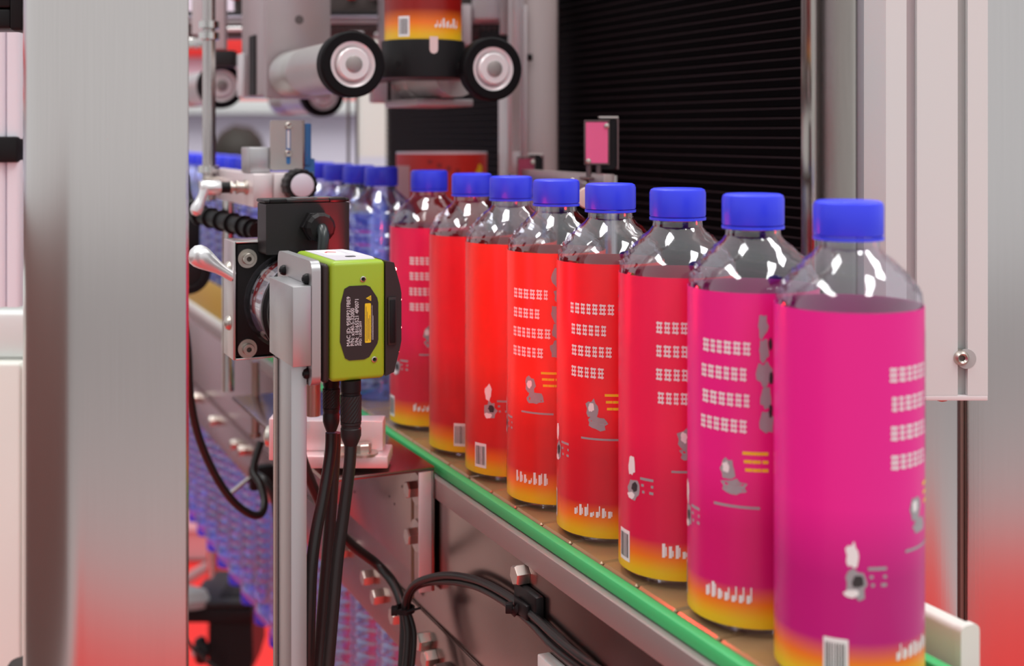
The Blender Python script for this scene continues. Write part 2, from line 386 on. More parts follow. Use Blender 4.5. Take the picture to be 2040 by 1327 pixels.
def print_set(seed):
    """White, grey and dark marks of one label, as separate bmeshes; the text panel is centred on angle 0."""
    rnd = random.Random(seed); wh, gr, dk, yl = B(), B(), B(), B()
    for row in range(4):                                     # four lines of illegible glyphs
        z = .136-row*.0125; a = -.46+.05*rnd.random()
        while a < .34-.10*(row % 2):
            gw = .075+.045*rnd.random(); hgt = .0062
            for q in range(3): patch(wh, R1, a, a+gw, z+q*hgt/2.6, z+q*hgt/2.6+.0011)
            patch(wh, R1, a+gw*.15, a+gw*.32, z, z+hgt); patch(wh, R1, a+gw*.65, a+gw*.82, z-.0004, z+hgt*.9)
            a += gw+.035
    for i in range(5): blob(gr, R1, .52+.10*rnd.random(), .150-i*.0115, .075+.05*rnd.random(), .0060, seed*31+i)
    for i in range(3): blob(dk, R1+.00004, .60+.07*rnd.random(), .141-i*.016, .03, .0032, seed*17+i)
    blob(gr, R1, .02, .080, .13, .0062, seed+5); blob(gr, R1, .12, .072, .20, .0042, seed+6); blob(wh, R1+.00004, .0, .081, .06, .003, seed+7)
    patch(gr, R1, -.2, .5, .062, .0632)
    for i in range(3): patch(gr, R1, -.75+.02*i, -.50, .056-i*.0035, .0574-i*.0035)
    blob(wh, R1, -.95, .062, .09, .006, seed+8); blob(gr, R1, -.9, .05, .15, .0065, seed+9); blob(dk, R1+.00004, -.88, .051, .08, .003, seed+10); blob(wh, R1+.00006, -.96, .046, .10, .002, seed+11)
    blob(gr, R1, .95, .110, .10, .006, seed+12); blob(gr, R1, 1.0, .045, .13, .008, seed+13); patch(gr, R1, .75, 1.25, .030, .0325)
    patch(wh, R1, -1.32, -1.00, .009, .026)                   # barcode panel with bars
    a = -1.29
    while a < -1.04:
        ww = .008+.012*rnd.random(); patch(dk, R1+.00005, a, a+ww, .011, .024); a += ww+.010+.012*rnd.random()
    for i in range(7):                                       # row of white strokes above the yellow foot
        a = -.35+i*.11; patch(wh, R1, a, a+.05, .0165, .0185+.006*rnd.random(), .12); patch(wh, R1, a+.055, a+.075, .0175, .0195+.005*rnd.random(), .1)
    for i in range(3): patch(yl, R1, .25+.02*i, .62, .088-i*.004, .0895-i*.004)
    blob(yl, R1, 1.02, .152, .08, .006, seed+14)
    return wh, gr, dk, yl
MAG = (.80, .012, .30); MAG2 = (.80, .012, .25); CRI = (.84, .012, .085); REDL = (.84, .016, .028); REDO = (.84, .035, .022); PNK = (.84, .014, .10)
LBL = [(MAG, (.50, .006, .20), 'magenta', 1.0), (MAG2, (.62, .006, .16), 'pink magenta', -.40), (CRI, (.66, .010, .07), 'crimson', .10),
       (REDL, (.60, .012, .03), 'bright red', -.35), (REDO, (.62, .02, .02), 'orange red', -.55), (REDO, (.6, .02, .02), 'tomato red', .45), (REDL, (.6, .015, .02), 'scarlet', .9), (PNK, (.62, .02, .05), 'rose red', -.05)]
DL = [1812, 1622, 1472, 1338, 1230, 1140, 1062, 977]
def face_cam(loc): return math.atan2(-loc.y, -loc.x)
LAB_MESH = link('label', label_bm(), None).data; bpy.data.objects.remove(bpy.data.objects['label'])
POSN = ['nearest the camera', 'second from the camera', 'third from the camera', 'fourth from the camera', 'fifth from the camera', 'sixth from the camera', 'seventh from the camera', 'farthest, beside the green reader']
def mk(name, me, parent):
    o = bpy.data.objects.new(name, me); COL.objects.link(o); o.parent = parent; return o
for i, d in enumerate(DL):
    Y = 1009.4/d; a = Y/CO; loc = Cw(a, 0, .0001)
    col, low, cn, turn = LBL[i]
    t = thing('juice_bottle', 'blue capped bottle, %s label, on the conveyor, %s' % (cn, POSN[i]), 'bottle', loc, face_cam(loc)+turn, 'labelled bottles on the conveyor')
    mk('body', BODY_ME, t); mk('cap', CAP_ME, t); mk('neck_ring', BAND_ME, t)
    me = LAB_MESH.copy(); me.materials.clear(); me.materials.append(label_mat('label_'+cn.replace(' ', '_'), col, low))
    lb = mk('label', me, t)
    for bm_, m_, nm in zip(print_set(i+1), (WHITE, GREYP, DARKP, YEL), ('white_print', 'grey_print', 'dark_print', 'yellow_print')):
        link(nm, bm_, m_, lb, flat=True)['kind'] = 'stuff'
# unlabelled bottles queued farther along the belt
q = 11.34; n = 0
while q < 21.4:
    Y = 1009.4/(1e4/q); loc = Cw(Y/CO, 0, .0001)
    t = thing('clear_bottle', 'clear bottle with a blue cap, %s of the unlabelled row behind the rose red bottle' % ORD(n), 'bottle', loc, .3*n, 'unlabelled bottles queued on the conveyor')
    mk('body', BODYW_ME, t); mk('cap', CAP_ME, t); mk('neck_ring', BAND_ME, t)
    q += .605; n += 1
# bottles carried upside down by the return run
q = 9.9; n = 0
HG = []
while q < 22.3: HG.append(q); q += .675
for n, q in enumerate(reversed(HG)):
    Y = 1009.4/(1e4/q); loc = Cw(Y/CO, 0, -.1585)
    t = thing('inverted_bottle', 'clear bottle hanging upside down under the conveyor, %s from the far turn' % ORD(n), 'bottle', loc, .4*n, 'bottles hanging under the conveyor')
    t.rotation_euler = (PI, 0, .4*n)
    mk('body', BODYW_ME, t); mk('cap', CAP_ME, t); mk('neck_ring', BAND_ME, t)

# ------------------------------------------------------------------ machine frame on the left
sp = thing('steel_post', 'wide brushed steel machine post with one rounded edge, at the left of the picture', 'post', (Pt(374, 0, .62).x, .62, 0))
Wd = .0985
poly = [(-.0235, .085), (-.0265, .088), (-Wd+.012, .088)]
for cx, cy, a0, r, n in ((-Wd+.048, .048, 180, .048, 22), (-.002, .002, 270, .002, 3)):
    for i in range(n+1):
        a = math.radians(a0+90*i/n); poly.append((cx+r*math.cos(a), cy+r*math.sin(a)))
poly.insert(3, (-Wd, .076))
bm = B(); prism(bm, poly, .012, 2.3, 'z'); link('tube', bm, STEEL, sp, ang=30)
bm = B(); box(bm, -Wd-.04, .002, -.02, .12, 0, .012, .002); link('foot_plate', bm, PLATE, sp)

pn = thing('white_cabinet', 'cream cabinet panel at the far left with a bright top, left of the steel post', 'cabinet', (Pt(52, 0, 1.15).x, 1.15, 0))
ztop = Pt(0, 725, 1.15).z
bm = B(); box(bm, -.40, -.006, 0, .30, .02, ztop, .003); link('body', bm, CREAM, pn)
bm = B(); box(bm, -.0055, .06, .002, .30, .02, ztop-.001, .002); link('side_panel', bm, CREAM, pn)
for i in range(3):
    bm = B(); box(bm, -.40, .04, .02+i*.05, .045+i*.05, ztop+.0005, ztop+.045+.009*i, .006); link('rail', bm, WHITEP, pn)
bm = B(); lathe_ax(bm, (-.012, -.04, .50), (0, 0, 1), [(.018, 0), (.020, .006), (.020, .10)], 20)
pr = thing('clear_profile', 'clear lilac ribbed vertical profile with a black clamp, left of the steel post', 'profile', (Pt(20, 0, .95).x, .95, 0))
for i, x in enumerate((-.030, -.0185, -.007, .0042)):
    bm = B(); prism(bm, rrect(x-.0052, x+.0052, -.006, .006, .003, 4), Pt(0, 610, .95).z, Pt(0, -300, .95).z, 'z'); link('rib', bm, mat('lilac_white', (.88, .86, .93), .4), pr)
cl = thing('profile_clamp', 'black clamp band around the clear lilac profile', 'clamp', (Pt(20, 0, .95).x, .95, 0))
bm = B(); box(bm, -.045, .0095, -.0105, .0105, Pt(0, 324, .94).z, Pt(0, 272, .94).z, .002); link('band', bm, BLACK, cl)
bm = B(); cyl(bm, (-.01, -.0105, Pt(0, 298, .94).z), (-.01, -.0125, Pt(0, 298, .94).z), .003, 6); link('screw', bm, BLACK, cl)
hg = thing('hinge', 'black hinge block at the top left corner beside the steel post', 'hinge', Pt(22, 57, .80))
bm = B(); box(bm, -.04, -.0005, 0, .03, .0, .013, .002); link('knuckle', bm, BLACK, hg)
bm = B(); box(bm, -.04, -.0005, 0, .03, .0135, .08, .002); link('knuckle', bm, BLACK, hg)
bm = B(); box(bm, 0, .0085, -.004, .03, -.002, .08, .003); link('pin_housing', bm, BLACK, hg)
dk = thing('disc_foot', 'dark round foot at the bottom left edge in front of the cream cabinet', 'foot', (Pt(50, 0, 1.0).x, 1.0, 0))
zz = Pt(0, 1318, 1.0).z
bm = B(); lathe(bm, [(.014, zz-.10), (.014, zz-.003), (.012, zz)], 20); link('cap', bm, GREYBOX, dk)
bm = B(); lathe(bm, [(.03, 0), (.03, .006), (.010, .010), (.010, zz-.10)], 20); link('stem', bm, STEEL, dk)

# ------------------------------------------------------------------ lime green reader on its aluminium upright
SL = Vector((-.1086, .70, CZ-.1429)); SW, SD, SH = .0484, .0760, .0700
rd = thing('barcode_reader', 'lime green barcode reader with black label plate, facing the labelled bottles', 'reader', SL, TH)
bm = B(); box(bm, .0055, .0385, 0, SD, 0.0010, SH, .0028, 3); link('housing', bm, GREEN, rd)
bm = B(); box(bm, .0010, .0052, .0006, SD-.0006, .0006, SH-.0012, .0022, 3); link('rear_frame', bm, BROWNB, rd)
for i in range(20):                                             # fine teeth on the top edge of the rear frame
    bm = B(); box(bm, -.0004, .0008, .006+i*.0033, .0078+i*.0033, SH-.0030, SH-.0012); link('rib', bm, BROWNB, rd)
poly = [(.0387, .002), (.0440, .004), (.0478, .0180), (.0486, .022), (.0486, .050), (.0478, .0545), (.0440, .0680), (.0387, .0690)]
bm = B(); prism(bm, poly, .0006, SD-.0006, 'y'); bezel = link('front_bezel', bm, BROWNB, rd)
bm = B(); box(bm, .0400, .0450, -.0009, .0004, .0200, .0480, .0003); wn = link('side_latch', bm, BROWNB, rd)
bm = B(); box(bm, .0408, .0442, -.0014, -.0009, .0215, .0465, .0003); link('latch_inset', bm, BLACK, wn)
bm = B(); box(bm, .0486, .0492, .012, SD-.012, .020, .052, .0002); link('lens_window', bm, BLACK, rd)
for zc, xc in ((.0635, .0462), (.0455, .0493), (.0290, .0493), (.0150, .0478)):
    bm = B(); bmesh.ops.create_uvsphere(bm, u_segments=10, v_segments=8, radius=.0013)
    for v in bm.verts: v.co += Vector((xc, .006, zc))
    link('red_led', bm, LEDR, rd)
# label plate on the side face
cx0, cx1, z0, z1 = .0110, .0340, .0130, .0558
poly = [(cx0, z0+.011), (cx0+.0030, z0+.0015), (cx0+.0055, z0), (cx1-.0085, z0), (cx1-.0055, z0+.0012), (cx1-.0006, z0+.0085), (cx1, z0+.0110), (cx1, z1-.0105), (cx1-.0007, z1-.0075), (cx1-.0050, z1-.0010), (cx1-.0075, z1), (cx0+.0055, z1), (cx0+.0026, z1-.0015), (cx0+.0004, z1-.010)]
bm = B(); prism(bm, poly, -.0005, .0004, 'y'); lp = link('label_plate', bm, BROWNB, rd)
# reads upwards: local text x -> +z, text y -> -x, normal -> -y
MR = Matrix(((0, -1, 0), (0, 0, -1), (1, 0, 0))).to_euler()
for s, x, sz, ln in (('MAC ID: 95BF921FBE9', .0170, .0031, .0285), ('P/N: xS40-5-32000', .0194, .0031, .0218), ('S/N: 18165521 4P0071', .0220, .0031, .0268), ('MFD: 13DEC2019', .0238, .0020, .0140)):
    textmesh('lettering', s, sz, (x, -.00062, .0212), WHITE, lp, MR, 0.0, ln)
bm = B(); prism(bm, rrect(.0258, .0294, .0225, .0453, .0006, 3), -.00075, -.0005, 'y'); yl = link('warning_label', bm, YEL, lp)
for i, (zl, ln) in enumerate(((.0235, .020), (.0235, .017), (.0245, .012), (.0235, .015))):
    bm = B(); box(bm, .0264+i*.00072, .02662+i*.00072, -.00082, -.00074, zl, zl+ln); link('fine_print', bm, DARKP, lp)
for i, ln in enumerate((.020, .014)):
    bm = B(); box(bm, .0301+i*.0006, .03024+i*.0006, -.00060, -.0005, .0240, .0240+ln); link('fine_print', bm, WHITE, lp)
bm = B(); prism(bm, [(.0264, .0482), (.0295, .0466), (.0295, .0498)], -.00075, -.0005, 'y'); link('laser_triangle', bm, YEL, lp)
bm = B(); prism(bm, [(.0273, .0482), (.0290, .0473), (.0290, .0491)], -.00082, -.00070, 'y'); link('triangle_field', bm, DARKP, lp)
bm = B(); lathe_ax(bm, (.0283, -.0008, .0482), (0, -1, 0), [(.0005, 0), (.0005, .0001)], 10); link('triangle_symbol', bm, YEL, lp)
for x, z in ((.0248, .0594), (.0316, .0125)):
    bm = B(); annulus(bm, (x, .0003, z), (0, -1, 0), [(.0009, 0), (.0017, 0), (.0017, .0009), (.0012, .0011)], 20); s_ = link('side_screw', bm, BOLTM, rd)
    bm = B(); lathe_ax(bm, (x, .0002, z), (0, -1, 0), [(.0010, 0), (.0010, .0003)], 6); link('socket', bm, BLACK, s_)
# sticker and light on the top face
bm = B(); prism(bm, [(.010, .006), (.034, .006), (.0365, .018), (.0365, .058), (.034, .070), (.010, .070)], SH, SH+.0004, 'z'); tk = link('top_sticker', bm, mat('pale_sticker', (.78, .74, .80), .35), rd)
bm = B(); prism(bm, rrect(.014, .026, .034, .066, .004, 4), SH+.0004, SH+.0006, 'z'); link('sticker_field', bm, WHITE, tk)
bm = B(); prism(bm, [(.0165, .050), (.0175, .0485), (.0190, .0520), (.0235, .0490), (.0240, .0505), (.0190, .0545)], SH+.0006, SH+.0008, 'z'); link('check_mark', bm, RED, tk)
bm = B(); prism(bm, rrect(.0215, .0275, .020, .026, .002, 3), SH+.0004, SH+.0006, 'z'); link('symbol', bm, DARKP, tk)
bm = B(); prism(bm, rrect(.0295, .0325, .026, .060, .001, 3), SH+.0004, SH+.0006, 'z'); link('sticker_field', bm, WHITE, tk)
# mounting plate behind the reader with its button screws
mp = thing('reader_bracket', 'plain aluminium upright with a block and plate carrying the lime green reader', 'bracket', SL, TH)
bm = B(); prism(bm, rrect(-.0005, SD+.001, -.0005, SH+.0008, .006, 6), -.0056, -.0004, 'x'); link('plate', bm, ALU, mp)
for y, z in ((.060, .0600), (.0085, .0600), (.0080, .0060)):
    bm = B(); lathe_ax(bm, (-.0056, y, z), (-1, 0, 0), [(.0032, 0), (.0032, .0010), (.0024, .0026), (.0012, .0030)], 18); s_ = link('screw', bm, BLACK, mp)
    bm = B(); lathe_ax(bm, (-.0086, y, z), (-1, 0, 0), [(.0012, 0), (.0012, .0003)], 6); link('socket', bm, BLACKM, s_)
bm = B(); box(bm, -.0165, -.0057, .0000, .054, .0116, .0570, .0004); link('block', bm, ALU, mp)
zf = -(CZ-.1429)
bm = B(); box(bm, -.0155, -.0062, .0075, .0440, zf+.01, .0115, .0005); link('upright', bm, ALU, mp)
bm = B(); box(bm, -.0168, -.0156, .036, .0440, zf+.01, .0108, .0003); link('cover_strip', bm, PLATE, mp)
bm = B(); box(bm, -.03, .04, -.01, .09, zf, zf+.01, .001); link('foot_plate', bm, ALU, mp)
# the reader's own red illumination
ld = area('reader_light', Cw(0, 0, 0), (0, 0, 0), .030, .050, 3.2, (1.0, .03, .05))
ld.location = SL+Vector((CO*.052-S*.038, S*.052+CO*.038, .035)); ld.rotation_euler = (PI/2, 0, TH-PI/2+PI)
# connectors and cables under the reader
def cable(name, label, pts, r, m=CABLE, sub=8, seg=12):
    bm = B(); P = [Pt(*p) for p in pts]; o0 = P[0]
    tube(bm, [p-o0 for p in P], r, seg, sub); o = link(name, bm, m, ang=60); o.location = o0
    return tag(o, label, 'cable')
for k, (px, Y, L, r, nm) in enumerate(((660, .730, .030, .0050, 'left'), (699, .712, .034, .0060, 'right'))):
    top = SL.z+.0008; x = (px-1020)/F*Y
    t = thing('plug', 'dark knurled metal plug under the lime green reader, the %s one of two' % nm, 'plug', (x, Y, top-L))
    bm = B(); lathe(bm, [(r*.60, -.004), (r*.86, -.0005), (r, .002), (r, .006), (r*.94, .0065), (r*.94, .008), (r, .0085), (r, .010)], 28); link('clamp_nut', bm, GREYBOX, t)
    rr = []
    bm = B()
    for z in range(12):
        zz = .0103+z*(L-.019)/11
        rr.append([Vector(((r*(.985 if (i+z) % 2 else 1.03))*math.cos(2*PI*i/36), (r*(.985 if (i+z) % 2 else 1.03))*math.sin(2*PI*i/36), zz)) for i in range(36)])
    rings(bm, rr); link('knurled_sleeve', bm, GREYBOX, t, flat=True)
    bm = B(); lathe(bm, [(r*.92, L-.0085), (r*.92, L-.007), (r*.98, L-.0065), (r*.98, L-.0001)], 28); link('collar', bm, BLACK, t)
cable('reader_cable', 'black cable from the left plug of the reader, nearest the aluminium upright', [(660, 862, .730), (658, 905, .729), (645, 985, .722), (630, 1060, .716), (621, 1130, .712), (617, 1220, .710), (614, 1345, .71)], .0036)
cable('reader_cable', 'black cable hanging between the two plugged reader cables', [(668, 862, .752), (665, 930, .752), (658, 1030, .750), (651, 1120, .748), (642, 1230, .744), (634, 1345, .74)], .0037)
cable('reader_cable', 'black cable from the right plug of the reader, farthest from the upright', [(699, 880, .712), (696, 930, .711), (685, 1020, .709), (673, 1110, .706), (664, 1210, .703), (652, 1345, .70)], .0036)

# ------------------------------------------------------------------ black drive unit behind the reader
DL0 = Pt(470, 718, .82)
du = thing('drive_unit', 'black motor flange with clear labelled drum and terminal box, in a steel bracket', 'motor', DL0, TH)
bm = B(); box(bm, .0008, .078, .002, .013, .0012, .0776, .002); link('flange', bm, BLACK, du)
br = B(); box(br, -.0018, 0, 0, .030, .0, .0790, .0006); link('bracket_side', br, mat('bracket_steel', (.58, .53, .53), .32, .9), du)
bm = B(); box(bm, 0.0001, .079, .001, .030, .0779, .0792, .0004); link('bracket_top', bm, POLISH, du)
bm = B(); box(bm, 0.0001, .079, .001, .030, -.0002, .0010, .0004); link('bracket_base', bm, POLISH, du)
for x, z in ((.0080, .0675), (.0080, .0070), (.0700, .0070)):
    bm = B(); annulus(bm, (x, .002, z), (0, -1, 0), [(.0028, 0), (.0064, 0), (.0064, .0012), (.0028, .0012)], 28); s_ = link('washer', bm, BOLTM, du)
    bm = B(); annulus(bm, (x, .0008, z), (0, -1, 0), [(.0017, .001), (.0017, .0048), (.0036, .0048), (.0039, .0042), (.0039, 0), (.0017, 0)], 24); link('screw_head', bm, BOLTM, s_)
    bm = B(); lathe_ax(bm, (x, .0008, z), (0, -1, 0), [(.0018, 0), (.0018, .0020)], 6); link('socket', bm, mat('dark_socket', (.12, .10, .09), .4, .8), s_)
for z in (.0600, .0235):
    bm = B(); lathe_ax(bm, (-.0018, .012, z), (-1, 0, 0), [(.0052, 0), (.0050, .0012), (.0036, .0030), (.0012, .0038)], 20); link('button_screw', bm, BOLTM, du)
bm = B(); lathe_ax(bm, (.030, .018, .0793), (0, 0, 1), [(.0045, 0), (.0043, .0012), (.003, .003), (.001, .0036)], 20); link('button_screw', bm, BOLTM, du)
DC = (.0395, 0.0018, .0375)
bm = B(); lathe_ax(bm, DC, (0, -1, 0), [(.0305, 0), (.0305, .046)], 48); link('drum', bm, mat('drum_brown', (.045, .035, .035), .3), du)
bm = B(); annulus(bm, DC, (0, -1, 0), [(.0322, 0), (.0338, 0), (.0338, .044), (.0322, .044)], 56); link('clear_sleeve', bm, ACRYL, du)
bm = B(); lathe_ax(bm, (DC[0], DC[1]-.0462, DC[2]), (0, -1, 0), [(.0335, 0), (.0335, .004), (.0315, .006), (.0315, .012), (.021, .0125), (.020, .0105), (.004, .0105)], 56); link('end_ring', bm, BLACK, du)
def band(a0, a1, y0, y1, r, nm, m, par):
    bm = B(); n = 16; rr = []
    for i in range(n+1):
        a = math.radians(a0+(a1-a0)*i/n); c, s = math.cos(a), math.sin(a)
        rr.append([Vector((DC[0]+q*c, DC[1]-y, DC[2]+q*s)) for q, y in ((r, y0), (r, y1), (r-.0004, y1), (r-.0004, y0))])
    rings(bm, rr); return link(nm, bm, m, par)
lb = band(95, 212, .008, .040, .0316, 'drum_label', mat('label_paper', (.80, .78, .84), .5), du)
band(95, 188, .015, .0235, .0319, 'red_band', RED, lb)
band(189, 212, .010, .024, .0319, 'lilac_band', mat('lilac_print', (.42, .38, .55), .5), lb)
for k in range(7): band(102+k*11, 106+k*11, .0180, .0210, .03195, 'white_mark', WHITE, lb)
for k in range(5): band(104+k*19, 109+k*19, .0105, .0125, .03195, 'dark_mark', DARKP, lb)
tb = []
poly = [(.0150, .0715), (.0790, .0715), (.0790, .1035), (.0765, .1062), (.0175, .1062), (.0150, .1035)]
bm = B(); prism(bm, rrect(.0150, .0718, .0715, .1050, .0012, 3), -.0215, .0020, 'y'); link('terminal_box', bm, GREYBOX, du)
bm = B(); box(bm, .0142, .0726, -.0205, .0030, .1052, .1078, .0012); cp = link('terminal_lid', bm, GREYBOX, du)
for x in (.0235, .0640):
    bm = B(); box(bm, x-.006, x+.006, -.0217, -.0150, .1050, .1082, .0012); link('lid_screw_boss', bm, BLACK, cp)
for x in (.036, .050): bm = B(); box(bm, x, x+.012, -.0195, -.002, .1078, .1083, .0002); link('lid_field', bm, mat('lid_grey', (.10, .10, .105), .4), cp)
G0 = (.0480, -.0215, .0895)
bm = B(); lathe_ax(bm, G0, (0, -1, 0), [(.0105, 0), (.0105, .006), (.0098, .0066)], 6); link('gland_nut', bm, BLACK, du)
bm = B(); lathe_ax(bm, (G0[0], G0[1]-.0066, G0[2]), (0, -1, 0), [(.0092, 0), (.0092, .003), (.0098, .0034), (.0098, .008), (.0078, .0105), (.0050, .0108)], 14); link('gland_cap', bm, BLACK, du, ang=10)
bm = B(); tube(bm, [(G0[0], -.030, G0[2]), (G0[0], -.0375, G0[2]-.0005), (G0[0]-.0003, -.0425, G0[2]-.006), (G0[0]-.0015, -.0440, G0[2]-.018), (G0[0]-.0020, -.0435, G0[2]-.034), (G0[0]-.002, -.0385, G0[2]-.060)], .0038, 14); link('gland_cable', bm, mat('teal_black_cable', (.02, .026, .028), .28), du)
bm = B(); lathe_ax(bm, (-.006, .004, .0585), (-.93, .05, .62), [(.0035, -.006), (.0036, .001), (.0042, .006), (.0056, .011), (.0070, .016), (.0076, .020), (.0070, .024), (.0045, .0268), (.0012, .0278)], 20); link('clamp_handle', bm, mat('silver_lever', (.78, .79, .80), .28, .6), du)
# rods that stand the unit on the clamp block
bm = B(); cyl(bm, (.058, .018, -.0003), (.058, .018, -.0462), .0050, 18); link('support_rod', bm, mat('brown_steel', (.40, .28, .24), .3, .9), du)

# clamp block on the corner bracket
kb = thing('clamp_block', 'pale machined clamp block with bolted foot on the corner bracket under the green reader', 'clamp', Pt(560, 935, .868), 0)
def bx(px0, px1, py0, py1, Y): return ((px0-560)/F*Y, (px1-560)/F*Y, (935-py1)/F*Y, (935-py0)/F*Y)
x0, x1, z0, z1 = bx(560, 773, 909, 934, .868); bm = B(); box(bm, x0, x1, 0, .034, z0, z1, .0012); link('foot', bm, ALUPINK, kb)
x0, x1, z0, z1 = bx(565, 759, 848, 908.5, .868); bm = B(); box(bm, x0, x1, .014, .032, z0, z1, .0008); link('block', bm, ALUPINK, kb)
x0, x1, z0, z1 = bx(532, 545, 838, 922, .868); bm = B(); box(bm, x0, x1, .006, .032, z0, z1, .0008); link('end_plate', bm, ALUPINK, kb)
x0, x1, z0, z1 = bx(546, 564, 840, 930, .868); bm = B(); box(bm, x0, x1, .008, .032, z0, z1, .0008); link('end_plate', bm, ALUPINK, kb)
bm = B(); lathe_ax(bm, (bx(531, 0, 0, 0, .868)[0], .016, bx(0, 0, 0, 880, .868)[2]), (-1, 0, 0), [(.0085, 0), (.0075, .003), (.003, .005)], 20); link('screw_head', bm, BOLTM, kb)
for px in (672, 722):
    bm = B(); bolt_bm(bm, (bx(px, 0, 0, 0, .868)[0], .006, z1*0+bx(0, 0, 909, 0, .868)[3]), (0, 0, 1), .0058, .0062); link('bolt', bm, BOLTM, kb)

# corner bracket bolted to the side plate
an = CA(862, -.0500)
cb = thing('corner_bracket', 'folded steel corner bracket with slotted bolts on the conveyor side plate', 'bracket', Cw(an, 0, 0), TH)
bm = B(); box(bm, -.0506, -.0484, 0, .30, -.0880, -.0010, .0004); link('back_plate', bm, PLATE, cb)
bm = B(); box(bm, -.0605, -.0507, 0, .0022, -.0880, -.0010, .0006); link('end_flange', bm, ALUPINK, cb)
bm = B(); box(bm, -.130, -.0484, 0, .30, -.0009, .0022, .0008); link('top_flange', bm, PLATE, cb)
for py, pz in ((973, 0), (1066, 0)):
    a = CA(832, -.0506)-an; h = CH(py, a+an, -.05)
    bm = B(); bolt_bm(bm, (-.0507, a, h), (-1, 0, 0), .0066, .0075); link('bolt', bm, BOLTM, cb)
a = CA(838, -.0506)-an
bm = B(); prism(bm, [(a+.008*0-.0025, CH(1150, a+an, -.05)), (a+.0025, CH(1150, a+an, -.05)), (a+.0025, CH(950, a+an, -.05)), (a-.0025, CH(950, a+an, -.05))], -.0509, -.0504, 'x'); link('slot', bm, BLACKM, cb)
a = CA(822, -.0506)-an
bm = B(); prism(bm, [(a-.003, CH(1190, a+an, -.05)), (a+.003, CH(1190, a+an, -.05)), (a+.003, CH(985, a+an, -.05)), (a-.003, CH(985, a+an, -.05))], -.05075, -.0504, 'x'); link('slot', bm, mat('rust_stain', (.16, .075, .022), .5, .3), cb)
bm = B(); lathe_ax(bm, (-.0507, a, CH(1178, a+an, -.05)), (-1, 0, 0), [(.0028, 0), (.0024, .004)], 12); link('pin', bm, BOLTM, cb)
for px, py in ((801, 969), (776, 989), (786, 1004), (706, 980)):
    a = CA(px, -.0506)-an; bm = B(); lathe_ax(bm, (-.0505, a, CH(py, a+an, -.05)), (-1, 0, 0), [(.0011, 0), (.0011, .0003)], 10); link('pinhole', bm, BLACKM, cb)

# ------------------------------------------------------------------ loose cables along the side plate
cable('machine_cable', 'thick black cable swinging down from behind the reader to the lower cable tie', [(596, 895, .845), (620, 962, .852), (655, 1035, .87), (700, 1085, .89), (748, 1122, .91), (782, 1160, .90), (800, 1203, .89), (806, 1245, .885), (801, 1345, .875)], .0036)
for nm, dx, dy, dY, L in (('upper', 0, 0, 0, 0), ('lower', 6, 12, .006, 0)):
    cable('machine_cable', 'black cable arching from the lower cable tie across the side plate, %s of two' % nm, [(806+dx*2, 1345, .862+dY), (812+dx*2, 1265, .868+dY), (806+dx, 1212, .872+dY), (815+dx, 1178, .868+dY), (838+dx, 1157+dy*.5, .855+dY), (890, 1146+dy, .83+dY), (950-dx*.5, 1156+dy, .80+dY), (1010-dx, 1186+dy, .765+dY), (1060-dx, 1225+dy, .735+dY), (1110-dx*2, 1272+dy, .705+dY), (1160-dx*2, 1312+dy, .68+dY), (1210-dx*2, 1345+dy, .66+dY)], .0024)
cable('machine_cable', 'short black cable running down right from the upper tie mount', [(1036, 1178, .760), (1060, 1222, .745), (1098, 1256, .725), (1150, 1300, .70), (1215, 1345, .675)], .0033)
def tie(name, label, px, py, Y, r, d, tail):
    c = Pt(px, py, Y); t = thing(name, label, 'cable tie', c)
    d = Vector(d).normalized()
    bm = B(); annulus(bm, d*-.0016, d, [(r, 0), (r+.0012, 0), (r+.0012, .0034), (r, .0034)], 24); link('strap', bm, BLACK, t)
    bm = B(); box(bm, -r-.0030, -r+.0016, -.0025-r*.4, .0025-r*.4, -.0030, .0030, .0006); link('lock', bm, BLACK, t)
    if tail: bm = B(); tube(bm, [(0, -r, 0), tail], .0008, 6, 0); link('tail', bm, BLACK, t)
tie('cable_tie', 'black cable tie bundling three cables beside the flange bolts', 806, 1214, .874, .0062, (0, 0, 1), (.012, -.008, .004))
tie('cable_tie', 'black cable tie under the single hex bolt on the side plate', 1035, 1208, .752, .0056, (.75, -.3, -.6), None)
tmn = thing('tie_mount', 'black plastic cable tie mount under the single hex bolt', 'mount', Cw(CA(1062, -.0462), -.0462, 0), TH)
h = CH(1190, CA(1062, -.0462), -.0462)
bm = B(); box(bm, -.006, 0, -.016, .016, h-.012, h+.006, .002); link('base', bm, BLACK, tmn)
bm = B(); box(bm, -.009, -.006, -.009, .009, h-.010, h-.001, .001); link('loop', bm, BLACK, tmn)
cable('machine_cable', 'black cable hanging in a big loop beside the steel post', [(366, 640, 1.02), (374, 700, 1.02), (379, 790, 1.03), (395, 868, 1.04), (425, 940, 1.05), (462, 996, 1.06), (498, 1024, 1.07), (520, 1024, 1.08), (527, 1000, 1.09), (519, 965, 1.10), (505, 935, 1.11), (520, 880, 1.12)], .0034)
cable('machine_cable', 'black cable from the loop clip toward the aluminium upright', [(508, 945, 1.16), (530, 960, 1.15), (548, 1000, 1.15), (556, 1060, 1.15), (575, 1130, 1.15)], .0038)
ck = thing('cable_clip', 'dark cable clip with a thin rod holding the looped cable', 'clip', Pt(517, 955, 1.20), TH)
bm = B(); box(bm, -.010, .014, -.006, .006, -.010, .014, .003); link('clip_body', bm, BLACK, ck)
bm = B(); cyl(bm, (-.010, 0, .002), (-.034, -.01, -.010), .0022, 10); link('rod', bm, STEEL, ck)
rdv = thing('support_rod', 'thin brown steel rod standing on the flange bar, left of the aluminium upright', 'rod', Pt(509, 862, 1.13))
